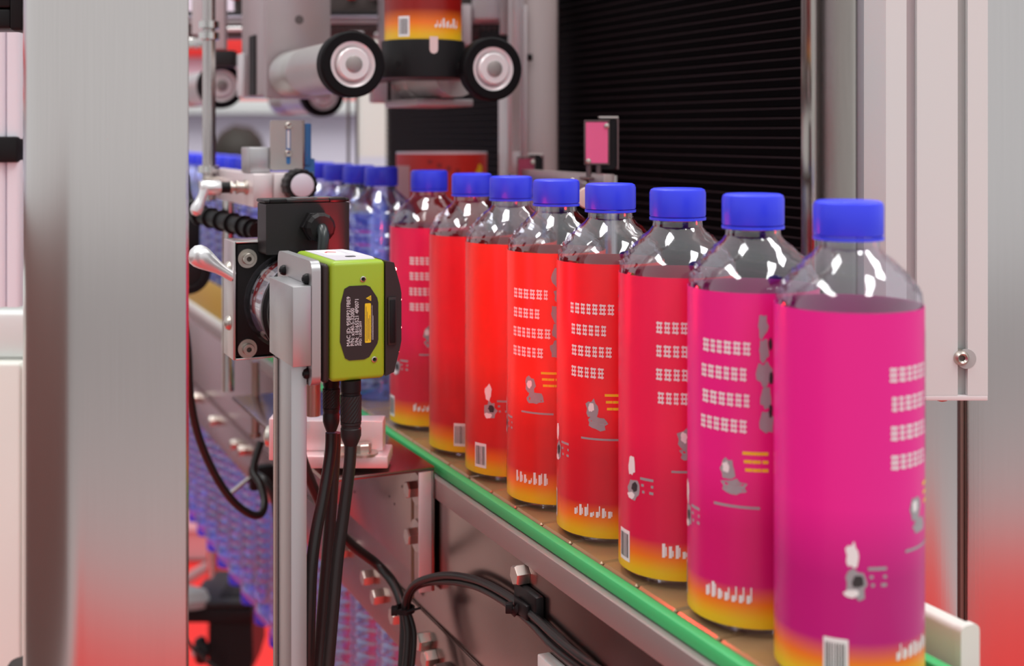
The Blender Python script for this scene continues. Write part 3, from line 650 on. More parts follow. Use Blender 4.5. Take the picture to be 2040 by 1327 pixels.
bm = B(); cyl(bm, (0, 0, 0), (0, 0, .0655), .0037, 14); link('rod', bm, mat('brown_steel', (.4, .28, .24)), rdv)
bm = B(); cyl(bm, (0, 0, -.004), (0, 0, 0.0), .0052, 14); link('foot', bm, mat('brown_steel', (.4, .28, .24)), rdv)

# ------------------------------------------------------------------ sensor station on the left
SN = Pt(538, 340, 1.0)
se = thing('sensor_bracket', 'steel slotted bracket with blue optical sensor on a machined arm above the drive unit', 'sensor', SN, TH)
pl = B(); prism(pl, rrect(0, .0268, 0, .0410, .0022, 4), -.0010, .0008, 'y'); pp = link('slotted_plate', pl, mat('beige_steel', (.46, .42, .40), .5, .5), se)
bm = B(); box(bm, .0270, .0285, -.0010, .012, .0010, .0410, .0004); link('plate_fold', bm, PLATE, se)
bm = B(); prism(bm, rrect(.0132, .0166, .0050, .0340, .0016, 5), -.0013, -.0009, 'y'); link('slot', bm, BLUES, pp)
bm = B(); prism(bm, rrect(.0138, .0158, .0180, .0330, .0009, 5), -.0016, -.0012, 'y'); link('slot_rail', bm, WHITE, pp)
for z in (.0365, .0140):
    bm = B(); annulus(bm, (.0148, -.0012, z), (0, -1, 0), [(.0009, 0), (.0028, 0), (.0028, .0012), (.0022, .0020), (.0009, .0018)], 18); link('screw', bm, BOLTM, pp)
bm = B(); box(bm, .0288, .0345, 0, .020, .0040, .0385, .0008); s1 = link('blue_sensor', bm, BLUES, se)
bm = B(); box(bm, .0288, .0380, 0.002, .022, -.0260, .0095, .0008); s2 = link('blue_sensor', bm, BLUES, se)
textmesh('lettering', 'CE', .006, (.0302, .0018, -.006), mat('pale_blue_print', (.35, .45, .6), .5), s2, (PI/2, 0, 0))
kx, kz = .0186, -.0112
bm = B(); seg = 64; rr = []
for y, q in ((-.012, .94), (-.0135, 1), (-.028, 1), (-.030, .93)):
    rr.append([Vector((kx+.0132*q*(1.0 if i % 4 < 2 else .955)*math.cos(2*PI*i/seg), y, kz+.0132*q*(1.0 if i % 4 < 2 else .955)*math.sin(2*PI*i/seg))) for i in range(seg)])
rings(bm, rr); kn = link('knob', bm, BLACK, se, ang=20)
bm = B(); lathe_ax(bm, (kx, -.0298, kz), (0, -1, 0), [(.0094, 0), (.0094, .0008), (.0088, .0012)], 36); link('knob_cap', bm, mat('knob_cap', (.66, .62, .70), .35), kn)
bm = B(); box(bm, -.0165, -.0002, -.0115, .175, -.0290, -.0020, .0012); link('arm', bm, ALUPINK, se)
bm = B(); box(bm, 0, .0275, -.0115, .040, -.0290, -.0020, .0010); link('arm_head', bm, ALUPINK, se)
bm = B(); box(bm, -.0170, .0010, .002, .030, -.0018, .0190, .0012); link('riser', bm, ALU, se)
ly, lz = .0100, -.0135
bm = B(); lathe_ax(bm, (-.0167, ly, lz), (-1, 0, 0), [(.0062, 0), (.0062, .002), (.0045, .0022), (.0045, .007), (.0055, .0075), (.0055, .009), (.0030, .0092), (.0030, .0115), (.0052, .012), (.0052, .014)], 20); link('lever_nut', bm, BOLTM, se)
bm = B(); lathe_ax(bm, (-.0310, ly, lz), (-1, 0, 0), [(.0045, 0), (.0045, .007)], 20); link('lever_collar', bm, BLACK, se)
bm = B(); lathe_ax(bm, (-.0381, ly, lz), (-1, 0, 0), [(.0056, 0), (.0060, .001), (.0060, .014), (.0050, .016)], 20); lv = link('lever_hub', bm, mat('silver_lever', (.8, .8, .8)), se)
bm = B(); lathe_ax(bm, (-.0500, ly-.002, lz), (-.45, -.1, -1), [(.0042, 0), (.0036, .008), (.0042, .013), (.0052, .017), (.0048, .021), (.002, .0235)], 16); link('lever_handle', bm, mat('silver_lever', (.8, .8, .8)), lv)
bm = B(); cyl(bm, (-.0235, .130, -.0300), (-.0235, .130, .26), .0060, 16); link('guide_rod', bm, mat('rod_steel', (.55, .51, .50), .25, 1.0), se)
for z in (-.020, -.006, .114, .124):
    bm = B(); annulus(bm, (-.0235, .130, z), (0, 0, 1), [(.0061, 0), (.0095, .001), (.0095, .007), (.0061, .008)], 20); link('rod_clamp', bm, POLISH, se)
bm = B(); cyl(bm, (-.0166, .122, -.012), (-.030, .118, -.012), .004, 12); link('clamp_screw', bm, BOLTM, se)
bm = B(); cyl(bm, (-.0095, .115, -.20), (-.0095, .115, -.0292), .0055, 16); link('stand_rod', bm, POLISH, se)
ec = thing('energy_chain', 'black ribbed cable chain slung under the machined sensor arm', 'cable chain', Pt(375, 400, 1.12))
P0 = Pt(375, 400, 1.12); pts = [Pt(*p)-P0 for p in ((362, 352, 1.13), (368, 394, 1.12), (388, 422, 1.11), (420, 434, 1.09), (455, 443, 1.06), (490, 452, 1.03), (512, 460, 1.01))]
bm = B(); tube(bm, pts, .0072, 12); link('chain_tube', bm, BLACK, ec)
SP_ = smooth_path(pts, 8)
for i in range(14, len(SP_)-2, 5):
    bm = B(); annulus(bm, SP_[i], SP_[i+1]-SP_[i], [(.0068, -.0012), (.0094, -.0012), (.0094, .0012), (.0068, .0012)], 16); link('link_rib', bm, BLACK, ec)
hw = thing('hand_wheel', 'black hand wheel half hidden behind the steel post below the cable chain', 'wheel', Pt(372, 540, 1.22), TH)
bm = B(); annulus(bm, (0, 0, 0), (0, -1, 0), [(.016, 0), (.022, 0), (.0225, .008), (.016, .008)], 32)
link('rim', bm, BLACK, hw)
bm = B(); lathe_ax(bm, (0, .001, 0), (0, -1, 0), [(.0155, 0), (.0155, .004), (.006, .006)], 28); link('disc', bm, GREYBOX, hw)
bm = B(); box(bm, -.014, .014, .002, .02, -.002, .052, .003); link('bearing_block', bm, BLACK, hw)
bm = B(); cyl(bm, (-.012, .011, -.0022), (-.012, .011, -Pt(372, 540, 1.22).z), .008, 14); link('stand', bm, STEEL, hw)

# ------------------------------------------------------------------ gripper heads above the bottles
AW, HW = 1.1158, CH(131, 1.1158, -.02)
def roller(name, label, a, b, h, group, L=.175, bs=0.0):
    t = thing(name, label, 'roller', Cw(a, b, h), TH, group)
    bm = B(); annulus(bm, (0, 0, 0), (0, 1, 0), [(.0185, 0), (.0252, 0), (.0267, .0014), (.0267, .0125), (.0252, .014), (.0185, .014)], 56); link('tyre', bm, RUBBER, t)
    bm = B(); annulus(bm, (0, .0006, 0), (0, 1, 0), [(.0136, .004), (.0160, .0008), (.0184, 0), (.0184, .013), (.0136, .013)], 48); link('hub_ring', bm, HUBM, t)
    bm = B(); lathe_ax(bm, (0, .012, 0), (0, -1, 0), [(.0135, 0), (.0135, .0125), (.0122, .0140), (.0070, .0140)], 40); link('hub', bm, HUBM, t)
    bm = B(); lathe_ax(bm, (0, -.0019, 0), (0, -1, 0), [(.0068, 0), (.0068, .0008), (.0060, .0012)], 32); link('axle_end', bm, mat('axle_grey', (.36, .32, .31), .45, .7), t)
    bm = B(); lathe_ax(bm, (0, .0142, 0), (0, 1, 0), ([(.0075, 0), (.0075, bs)] if bs else [])+[(.0215, bs), (.0215, bs+(L-bs)*.6), (.0205, bs+(L-bs)*.61), (.0205, bs+(L-bs)*.72), (.0215, bs+(L-bs)*.73), (.0215, L)], 40); link('barrel', bm, mat('satin_barrel', (.50, .48, .47), .40, .7), t)
    return t
r1 = roller('guide_roller', 'black tyred roller with white hub, left of the hung bottle in the top middle', AW, -.074, HW, 'guide rollers')
r2 = roller('guide_roller', 'black tyred roller with white hub, right of the hung bottle in the black cup', AW, .0485, CH(137, AW, .0485), 'guide rollers', .183, .066)
dup(r1, Cw(1.62, .0485, HW-.008), None, 'black tyred roller mostly hidden under the big mauve carriage plate')
dup(r1, Cw(1.62, -.074, HW+.001), None, 'black tyred blurred roller beside the thin vertical rods, near the steel post')
ap = AW+.0222+.176
cg = thing('carriage', 'large mauve grey carriage plate and housing carrying the left guide roller', 'carriage', Cw(ap, 0, 0), TH)
b0, b1, hb = CB(531, ap), CB(659, ap), CH(196, ap, -.08)
MAUVE = mat('mauve_plate', (.50, .445, .46), .38, .55, grain=(40, 40, 40), var=.05)
bm = B(); box(bm, b0, b1, 0, .012, hb, .62, .0010); fp = link('front_plate', bm, MAUVE, cg)
bm = B(); lathe_ax(bm, ((CB(596, ap)), -.0001, CH(38, ap, -.08)), (0, -1, 0), [(.0042, 0), (.0042, .0003)], 20); link('screw_hole', bm, mat('dark_hole', (.10, .08, .08), .5), fp)
bm = B(); box(bm, b0+.001, b1-.004, .0125, .11, hb+.003, .60, .002); link('housing', bm, MAUVE, cg)
bm = B(); box(bm, b0-.0006, b0+.0008, .045, .070, hb+.004, CH(62, ap, -.1)); link('slot', bm, BLACKM, cg)
bm = B(); box(bm, b0-.004, b0+.0006, .085, .108, hb+.004, CH(86, ap, -.1)-.004, .001); link('side_bar', bm, ALUW, cg)
a2 = AW+.0222+.176
bp = thing('roller_mount', 'flat mauve mount plate under the hung bottle cup, holding the right roller barrel', 'mount', Cw(a2, 0, 0), TH)
bm = B(); box(bm, CB(742, a2), .0750, 0, .012, CH(205, a2, .02), CH(100, a2, .02), .002); link('plate', bm, mat('mauve_plate', (.5, .44, .46)), bp)
bm = B(); box(bm, CB(772, a2), CB(778, a2), -.0006, .0004, CH(203, a2, .02), CH(120, a2, .02)); link('joint', bm, BLACKM, bp)
bm = B(); box(bm, .0205, .0765, -.090, -.0005, HW-.030, HW-.0235, .001); link('ledge', bm, mat('mauve_plate', (.5, .44, .46)), bp)
bm = B(); box(bm, .030, .0700, .0125, .05, HW-.02, .62, .002); link('hanger', bm, mat('mauve_plate', (.5, .44, .46)), bp)
# black cup with a labelled bottle standing in it
Yc = 1.052
xc = (843-1020)/F*Yc; rel = Vector((xc-XO, Yc)); ac = -S*rel.x+CO*rel.y; bc = CO*rel.x+S*rel.y
hc = CH(157, ac, bc)
cu_ = thing('bottle_cup', 'black cup holding the orange footed bottle between the two rollers', 'cup', Cw(ac, bc, hc), TH)
bm = B(); annulus(bm, (0, 0, 0), (0, 0, 1), [(.0332, .0032), (.0332, .0315), (.0352, .0315), (.0356, .0305), (.0356, .0005), (.0350, 0), (.0332, 0)], 56); cw_ = link('wall', bm, BLACK, cu_)
bm = B(); lathe(bm, [(.0330, .0002), (.0330, .0245)], 40); link('base', bm, BLACK, cu_)
ph = -PI/2-TH+.32
q = Vector((math.cos(ph), math.sin(ph), 0)); tn = Vector((-q.y, q.x, 0)); M4 = Matrix(((tn.x, q.x, 0, 0), (tn.y, q.y, 0, 0), (0, 0, 1, 0), (0, 0, 0, 1)))
bm = B(); prism(bm, [(x, z) for x, z in [(.0035, .0335), (-.0035, .0335), (-.0035, .0225), (-.0026, .0202), (0, .0192), (.0026, .0202), (.0035, .0225)]], .0350, .0362, 'y'); bmesh.ops.transform(bm, matrix=M4, verts=bm.verts); link('pale_notch', bm, mat('pale_notch', (.75, .60, .58), .5), cw_)
ph = -PI/2-TH-.55; q = Vector((math.cos(ph), math.sin(ph), 0))
bm = B(); lathe_ax(bm, q*.0350+Vector((0, 0, .0115)), q, [(.0026, 0), (.0024, .0009)], 16); link('screw_hole', bm, BLACKM, cw_)
bm = B(); box(bm, -.012, .012, .0362, .145, .002, .012, .001); link('arm', bm, BLACK, cu_)
loc = Cw(ac, bc, hc+.0248)
t = thing('juice_bottle', 'bottle with red to yellow label standing in the black cup', 'bottle', loc, face_cam(loc)+.65)
mk('body', BODY_ME, t); mk('cap', CAP_ME, t); mk('neck_ring', BAND_ME, t)
me = LAB_MESH.copy(); me.materials.clear(); me.materials.append(label_mat('label_dark_red', (.34, .008, .006), (.26, .006, .004), .82)); lb = mk('label', me, t)
for bm_, m_, nm in zip(print_set(9), (WHITE, GREYP, DARKP, YEL), ('white_print', 'grey_print', 'dark_print', 'yellow_print')): link(nm, bm_, m_, lb, flat=True)['kind'] = 'stuff'
# horizontal rail behind the heads
Yr = 1.40
lr = thing('linear_rail', 'dark horizontal rail with bright edge and toothed rack, behind the guide rollers', 'rail', Pt(600, 48, Yr))
def rx(px): return (px-600)/F*Yr
def rz_(py): return (48-py)/F*Yr
bm = B(); box(bm, rx(330), rx(955), 0, .04, rz_(48), rz_(37), .001); link('body', bm, MAUVE, lr)
bm = B(); box(bm, rx(330), rx(955), -.004, .04, rz_(36.5), rz_(32), .0005); link('bright_edge', bm, mat('lilac_edge', (.60, .56, .66), .3, .7), lr)
bm = B(); box(bm, rx(330), rx(955), 0, .04, rz_(31.5), rz_(22), .001); link('cover', bm, GREYBOX, lr)
bm = B(); box(bm, rx(330), rx(955), .004, .04, rz_(74), rz_(49.0), .001); rk = link('rack', bm, mat('dark_rack', (.10, .06, .06), .45, .4), lr)
tb_ = B(); box(tb_, 0, .0032, 0, .004, -.004, .0005); t0 = link('tooth', tb_, mat('dark_rack', (.1, .06, .06)), rk)
t0.location = (rx(400), -.0003, rz_(53))
for i in range(1, 62):
    c = t0.copy(); COL.objects.link(c); c.location = (rx(400)+i*.0064, -.0003, rz_(53))
bm = B(); cyl(bm, (rx(446), -.012, rz_(60)), (rx(488), -.012, rz_(60)), .0028, 12); link('bright_pin', bm, mat('bright_pin', (.9, .9, .9), .2, .5), lr)
for px, py, w_ in ((700, 68, 26), (748, 70, 14), (755, 25, 16)):
    bm = B(); box(bm, rx(px), rx(px+w_), -.010, -.0045, rz_(py+5), rz_(py-4), .001); link('bright_clip', bm, ALUW, lr)
# control boxes and lamps above the rail
cbx = thing('valve_bank', 'dark valve bank with small red lamps above the horizontal rail', 'machine part', Pt(600, 20, Yr+.02))
bm = B(); box(bm, rx(455), rx(955), .02, .07, rz_(31)+.03*0-.010, .16, .003); link('body', bm, mat('dim_brown', (.12, .095, .09), .5), cbx)
for px, m_ in ((452, REDF), (690, REDF)):
    bm = B(); box(bm, rx(px), rx(px+17), .004, .0195, rz_(46)+.012, rz_(20), .002); link('red_block', bm, m_, cbx)
bm = B(); box(bm, rx(480), rx(495), 0, .0195, rz_(46)+.012, rz_(10), .002); link('grey_block', bm, ALUW, cbx)
bm = B(); box(bm, rx(498), rx(505), 0, .0195, rz_(46)+.012, rz_(10), .002); link('black_block', bm, BLACK, cbx)
bm = B(); box(bm, rx(735), rx(760), 0, .0195, rz_(46)+.012, rz_(10), .002); link('grey_block', bm, ALUW, cbx)
hp = thing('hanging_plate', 'pale mauve plate hanging down beside the top of the steel post', 'plate', Pt(415, 98, 1.30), 0)
bm = B(); box(bm, 0, 33/F*1.30, 0, .012, 0, .30, .001); link('plate', bm, mat('pale_mauve', (.60, .54, .56), .45, .4), hp)
bm = B(); box(bm, -.018, -.001, .001, .012, .016, .30, .001); link('side_block', bm, ALUW, hp)
bm = B(); box(bm, -.026, .0, -.006, .0005, -.0005, .012, .003); link('bright_clamp', bm, POLISH, hp)
bm = B(); box(bm, .0, 46/F*1.30+.002, -.0004, .020, -.018, -.001, .001); link('lower_bar', bm, GREYBOX, hp)
g2 = thing('twin_rods', 'two thin vertical rods in front of the white hanging profile', 'rod', Pt(703, 320, 1.62))
for px in (694, 711):
    bm = B(); cyl(bm, ((px-703)/F*1.62, 0, -.06), ((px-703)/F*1.62, 0, .16), .0020, 10); link('rod', bm, mat('dim_steel', (.35, .30, .29), .35, .9), g2)
bm = B(); box(bm, -.016, .026, -.008, .008, -.068, -.020, .002); link('rod_foot', bm, GREYBOX, g2)

# ------------------------------------------------------------------ frame and slats behind the bottles
PB = .25
aE, aW = CA(1604, PB), CA(770, PB)
sw = thing('slatted_curtain', 'black slatted curtain behind the labelled bottles with fine painted glints on the slat edges', 'curtain', Cw(0, PB, 0), TH)
bm = B(); box(bm, .004, .012, aE, aW, .02, .47); link('backing', bm, SLATM, sw)
sb = B(); rings(sb, [[Vector((x, y, z)) for x, z in ((.0038, -.0040), (-.0006, -.0034), (-.0010, .0025), (-.0002, .0034), (.0038, .0036))] for y in (aE, aW)])
s0 = link('slat', sb, SLATM, sw, flat=True); s0.location = (0, 0, .028)
eb = B(); rings(eb, [[Vector((x, y, z)) for x, z in ((-.0011, .0029), (-.0003, .0037), (.0002, .0033), (-.0005, .0027))] for y in (aE, aW)])
e0 = link('slat_glint', eb, mat('slat_glint', (.030, .014, .018), .5, spec=.1), s0, flat=True)  # reddish edge colour imitates pink lines reflected from the bottles
for i in range(1, 55):
    c = s0.copy(); COL.objects.link(c); c.location = (0, 0, .028+i*.0080); d = e0.copy(); COL.objects.link(d); d.parent = c
Yp = 1.30
mpst = thing('machine_post', 'wide stainless machine post standing behind the right roller and pink reflector', 'post', (Pt(1052, 0, Yp).x, Yp, 0))
bm = B(); box(bm, Pt(1016, 0, Yp).x-Pt(1052, 0, Yp).x, Pt(1113, 0, Yp).x-Pt(1052, 0, Yp).x, 0, .05, .01, 2.2, .003); link('tube', bm, mat('rosy_steel', (.50, .405, .40), .34, .85, grain=(200, 200, 10), var=.06), mpst)
bm = B(); box(bm, Pt(993, 0, Yp).x-Pt(1052, 0, Yp).x, Pt(1015.6, 0, Yp).x-Pt(1052, 0, Yp).x, .010, .05, .01, CZ+.05, .002); link('side_strip', bm, ALUW, mpst)
bm = B(); box(bm, -.06, .08, -.03, .09, 0, .01, .002); link('foot_plate', bm, PLATE, mpst)
Yq = 1.265
slp = thing('slotted_strip', 'mauve slotted steel strip with a small pin on the machine post', 'strip', Pt(1012, 330, Yq))
def qx(px): return (px-1012)/F*Yq
def qz(py): return (330-py)/F*Yq
outer = [(qx(1012), qz(345)), (qx(1041), qz(345)), (qx(1041), .40), (qx(1012), .40)]
for x0, x1, z0, z1, nm in ((1012, 1020, 345, -460, 'strip_edge'), (1037, 1043, 345, -460, 'strip_edge'), (1020.2, 1036.8, 345, 302, 'strip_web'), (1020.2, 1036.8, 150, -460, 'strip_web')):
    bm = B(); box(bm, qx(x0), qx(x1), 0, .004, qz(z0), qz(z1), .0004); link(nm, bm, mat('mauve_plate', (.5, .44, .46)), slp)
bm = B(); box(bm, qx(1043.5), qx(1050), -.010, .020, qz(345), qz(12), .0006); link('side_flange', bm, mat('mauve_plate', (.5, .44, .46)), slp)
bm = B(); cyl(bm, (qx(1050), .005, qz(114)), (qx(1061), .005, qz(114)), .0036, 14); link('pin', bm, BLACK, slp)
wbk = thing('white_housing', 'white housing block at the top behind the right roller', 'housing', Pt(940, 40, 1.33))
bm = B(); box(bm, 0, 66/F*1.33, 0, .05, 0, .25, .004); link('body', bm, ALUW, wbk)
bm = B(); box(bm, -19/F*1.33, -.0004, -.01, .02, -50/F*1.33, .016, .001); link('front_blade', bm, mat('pale_mauve', (.6, .5, .5)), wbk)
bm = B(); box(bm, 56/F*1.33, 72/F*1.33, -.012, -.0004, -30/F*1.33, .25, .001); link('side_blade', bm, mat('mauve_plate', (.5, .5, .5)), wbk)

# reflectors on the far side rail
arm = thing('reflector_rail', 'rosy steel arm along the far side of the bottles carrying both reflectors', 'arm', Cw(0, .10, 0), TH)
aN, aF = CA(1212, .10), CA(1040, .10); hN = CH(347, aN, .10)
bm = B(); box(bm, -.004, .006, aN, aF, hN-.014, hN, .001); link('bar', bm, mat('rosy_steel', (.6, .5, .5)), arm)
for a in (aN+.012, aF-.03):
    bm = B(); box(bm, .0062, .012, a-.006, a+.006, -.05, hN-.001, .001); box(bm, -.0490, .0060, a-.005, a+.005, -.044, -.032, .001); link('stem', bm, STEEL, arm)
for dx in (.028, .052):
    bm = B(); lathe_ax(bm, (-.0041, aN+dx, hN-.009), (-1, 0, 0), [(.0045, 0), (.004, .002), (.0015, .003)], 16); link('screw', bm, BOLTM, arm)
def reflector(label, px, pyb, b, w_, hgt, m):
    a = CA(px, b); h = CH(pyb, a, b)
    t = thing('reflector', label, 'reflector', Cw(a, b, h), TH-.42, 'light barrier reflectors')
    bm = B(); prism(bm, rrect(-w_/2, w_/2, .004, hgt, .0008, 3), 0, .0025, 'y'); link('mirror', bm, m, t)
    bm = B()
    for x0, x1, z0, z1 in ((-w_/2-.0012, w_/2+.0015, hgt+.0003, hgt+.0016), (-w_/2-.0012, -w_/2-.0002, .003, hgt), (w_/2+.0002, w_/2+.0014, .003, hgt), (-w_/2-.0012, w_/2+.0015, .0026, .0038)):
        b_ = B(); box(b_, x0, x1, -.0003, .004, z0, z1, .0003); link('frame_bar', b_, mat('frame_brown', (.16, .11, .11), .4, .7), t)
    bm.free()
    bm = B(); prism(bm, rrect(w_*.12, w_/2+.0075, -.001, hgt+.003, .0035, 5), .0045, .0135, 'y'); link('rear_case', bm, BLACK, t)
    bm = B(); prism(bm, rrect(w_*.12-.0, w_/2+.0088, hgt+.0032, hgt+.0048, .0007, 3), .003, .014, 'y'); link('case_strip', bm, BOLTM, t)
    bm = B(); prism(bm, rrect(w_/2+.0077, w_/2+.0090, -.001, hgt+.003, .0006, 3), .003, .014, 'y'); link('case_strip', bm, mat('frame_brown', (.1, .1, .1)), t)
    for x, z in ((w_/2-.001, hgt-.003), (-w_/2+.002, .0055)):
        bm = B(); lathe_ax(bm, (x, -.0001, z), (0, -1, 0), [(.0022, 0), (.0020, .001), (.0008, .0016)], 12); link('screw', bm, BOLTM, t)
    for x in (-w_*.35, w_*.1):
        bm = B(); cyl(bm, (x, .003, -.0070), (x, .003, .0028), .0022, 10); link('foot_screw', bm, mat('frame_brown', (.1, .1, .1)), t)
    bm = B(); box(bm, -w_*.75, w_*.75, -.004, .012, -.0092, -.0070, .0005); link('foot', bm, mat('frame_brown', (.1, .1, .1)), t)
reflector('bright pink reflector in a steel and black bracket, standing in front of the black slats', 1189, 335, .10, .0175, .0365, PINKR)
reflector('smaller dark red reflector in front of the machine post, partly behind blue caps', 1048, 372, .10, .0140, .0250, DKRED)
a = CA(1170, .075); kk = thing('adjuster_knob', 'cream round knob peeking out between two blue caps', 'knob', Cw(a, .075, CH(394, a, .075)), TH)
bm = B(); lathe_ax(bm, (0, 0, 0), (-.6, -1, 0), [(.004, -.012), (.006, -.0005), (.0078, 0), (.0082, .002), (.0074, .0035), (.003, .004)], 24); link('disc', bm, mat('rosy_cream', (.80, .62, .56), .4), kk)
bm = B(); cyl(bm, (.0165, .012, 0), (.005, .004, 0), .003, 10); link('shaft', bm, BOLTM, kk)
# red printed sleeve on its shelf behind the first labelled bottles
lc = Pt(880, 0, 1.315); rel = Vector((lc.x-XO, lc.y)); al, bl = -S*rel.x+CO*rel.y, CO*rel.x+S*rel.y
sv = thing('label_roll', 'wide red printed label roll with yellow dot standing behind the rose red bottle', 'label roll', Cw(al, bl, .0462), 0)
ht = CH(306, al, bl)-.0462
bm = B(); annulus(bm, (0, 0, 0), (0, 0, 1), [(.014, 0), (.0485, 0), (.0485, ht), (.014, ht)], 48); rl = link('roll', bm, mat('roll_red', (.62, .03, .02), .45), sv)
bm = B(); annulus(bm, (0, 0, ht), (0, 0, 1), [(.0445, 0.0001), (.0486, 0.0001), (.0486, .0016), (.0445, .0016)], 48); link('pale_edge', bm, mat('pale_sticker', (.7, .7, .7)), rl)
fa = math.atan2(-lc.y, -lc.x)
bm = B(); blob(bm, .0488, fa+.95, ht-.018, .13, .008, 3); link('yellow_dot', bm, YEL, rl, flat=True)
bm = B(); patch(bm, .0487, fa-1.35, fa-.75, .02, ht-.012); link('pale_field', bm, mat('rose_print', (.62, .32, .30), .5), rl, flat=True)
for k in range(4):
    bm = B(); patch(bm, .0487, fa-.3+k*.2, fa-.2+k*.2, ht-.010-.004*k, ht-.006-.003*k); link('dark_print', bm, mat('deep_red_print', (.35, .02, .02), .5), rl, flat=True)
sh = thing('shelf', 'steel shelf behind the conveyor carrying the red label roll', 'shelf', Cw(al, bl, 0), TH)
bm = B(); box(bm, -.050, .036, -.05, .05, .042, .046, .001); link('plate', bm, STEEL, sh)
bm = B(); box(bm, -.025, -.005, -.01, .01, -ZB, .0418, .002); link('leg', bm, STEEL, sh)

# ------------------------------------------------------------------ right hand frame
FP = Pt(1621, 0, .93); FP.z = 0
fp_ = thing('frame_post', 'brushed stainless frame post between the black slats and the white profile', 'post', FP, TH)
bm = B(); box(bm, 0, .0420, 0, .0170, .01, 2.3, .0026, 4); link('tube', bm, mat('dim_polished_steel', (.46, .42, .39), .16, 1.0, grain=(300, 300, 20), bump=.02, var=.08), fp_)
bm = B(); box(bm, .0424, .0545, .0005, .0200, .01, 2.3, .0006); link('trim_strip', bm, mat('grey_strip', (.50, .49, .52), .35, .7), fp_)
bm = B(); box(bm, .0546, .0592, .0065, .0200, .01, 2.3); link('groove', bm, mat('groove_mauve', (.25, .21, .22), .5), fp_)
bm = B(); box(bm, .0594, .0740, .0005, .0200, .01, 2.3, .0006); link('trim_strip', bm, mat('grey_strip', (.5, .5, .5)), fp_)
bm = B(); box(bm, -.02, .09, -.03, .06, 0, .01, .001); link('foot_plate', bm, PLATE, fp_)
Ye = .72; EX = Pt(1765, 788, Ye)
ex = thing('white_profile', 'white slotted aluminium profile ending above the steel panels at the right', 'profile', EX, 0)
def ux(px): return (px-1765)/F*Ye
zt = 2.2-EX.z
xs = [ux(v) for v in (1765, 1806, 1827, 1908, 1928, 1968)]
poly = [(xs[0], 0), (xs[1], 0), (xs[1], .0055), (xs[2], .0055), (xs[2], 0), (xs[3], 0), (xs[3], .0055), (xs[4], .0055), (xs[4], 0), (xs[5], 0), (xs[5], .045), (xs[0], .045)]
bm = B(); prism(bm, poly, .0, zt, 'z'); link('extrusion', bm, WHITEP, ex, flat=True)
bm = B(); box(bm, xs[1]+.0001, xs[2]-.0001, .0042, .0054, 0, zt); link('slot_floor', bm, mat('slot_shade_mauve', (.52, .46, .47), .5, .2), ex)  # mauve floor colour imitates the shading inside the left slot
bm = B(); box(bm, xs[3]+.0001, xs[4]-.0001, .0042, .0054, 0, zt); link('slot_floor', bm, mat('slot_shade_grey', (.46, .47, .46), .5, .2), ex)  # grey floor colour imitates the shading inside the right slot
bm = B(); box(bm, xs[0], xs[5], -.0002, .045, -.0030, -.0001, .0004); link('end_cap', bm, mat('rosy_cap', (.76, .70, .70), .45), ex)
zs = (788-713)/F*Ye
bm = B(); lathe_ax(bm, (ux(1925), .0005, zs-.0006), (0, -1, 0), [(.0058, 0), (.0058, .0007)], 24); link('recess_shade', bm, mat('slot_shade_grey', (.5, .5, .5)), ex)  # raised grey disc painted in the shadow tone of the notch
bm = B(); annulus(bm, (ux(1915), .0035, zs), (0, -1, 0), [(.0017, .004), (.0017, .0052), (.0028, .0062), (.0042, .0048), (.0048, .003), (.0048, 0), (.0017, 0)], 28); sc_ = link('screw', bm, BOLTM, ex)
bm = B(); lathe_ax(bm, (ux(1915), .0035, zs), (0, -1, 0), [(.0019, 0), (.0019, .0042)], 6); link('socket', bm, mat('dark_socket', (.1, .1, .1)), sc_)
bm = B(); lathe_ax(bm, (ux(1890), .012, -.0031), (0, 0, -1), [(.0052, 0), (.0050, .001), (.0030, .0024), (.001, .003)], 20); link('bottom_screw', bm, BOLTM, ex)
Ys = .86
SHEET = mat('sheet_steel', (.63, .60, .595), .20, 1.0, grain=(500, 500, 6), bump=.03, var=.03)
p1 = thing('steel_sheet', 'narrow stainless panel behind the nearest magenta bottle, left of the dark gap', 'panel', (Pt(1775, 0, Ys).x, Ys, 0))
bm = B(); box(bm, 0, (1908-1775)/F*Ys, 0, .012, .01, 2.2, .001); link('sheet', bm, SHEET, p1)
bm = B(); box(bm, .003, (1900-1775)/F*Ys, .001, .012, 0, .0099); link('foot', bm, STEEL, p1)
p2 = thing('steel_sheet', 'broad stainless panel along the right edge of the picture', 'panel', (Pt(1917, 0, Ys).x, Ys, 0))
bm = B(); box(bm, (1926-1917)/F*Ys, .25, -.0008, .012, .01, 2.2, .0012); link('sheet', bm, SHEET, p2)
bm = B(); box(bm, 0, (1925.5-1917)/F*Ys, .004, .012, .01, 2.2, .0006); link('edge_strip', bm, mat('brown_strip', (.26, .20, .17), .45, .5), p2)
bm = B(); box(bm, .003, .24, .001, .012, 0, .0099); link('foot', bm, STEEL, p2)
bkp = thing('gap_shade', 'black strip added for the shade in the gap between the two stainless panels', 'strip', (Pt(1905, 0, Ys+.02).x, Ys+.014, 0))
bm = B(); box(bm, 0, .012, 0, .004, 0, 2.2); link('strip', bm, BLACKM, bkp)  # black strip stands in for the shade inside the panel gap
CBL = Pt(1922, 1250, .565); rel = Vector((CBL.x-XO, CBL.y)); ab_, bb_ = -S*rel.x+CO*rel.y, CO*rel.x+S*rel.y
rb = thing('guide_bracket', 'rounded cream plastic guide bracket at the bottom right, beside the nearest bottle', 'bracket', Cw(ab_, 0.0515, CBL.z-ZB), TH)
bm = B(); prism(bm, rrect(0, .0115, -.10, .0005, .0036, 6), 0, .004, 'y'); link('front_lip', bm, CREAM, rb)
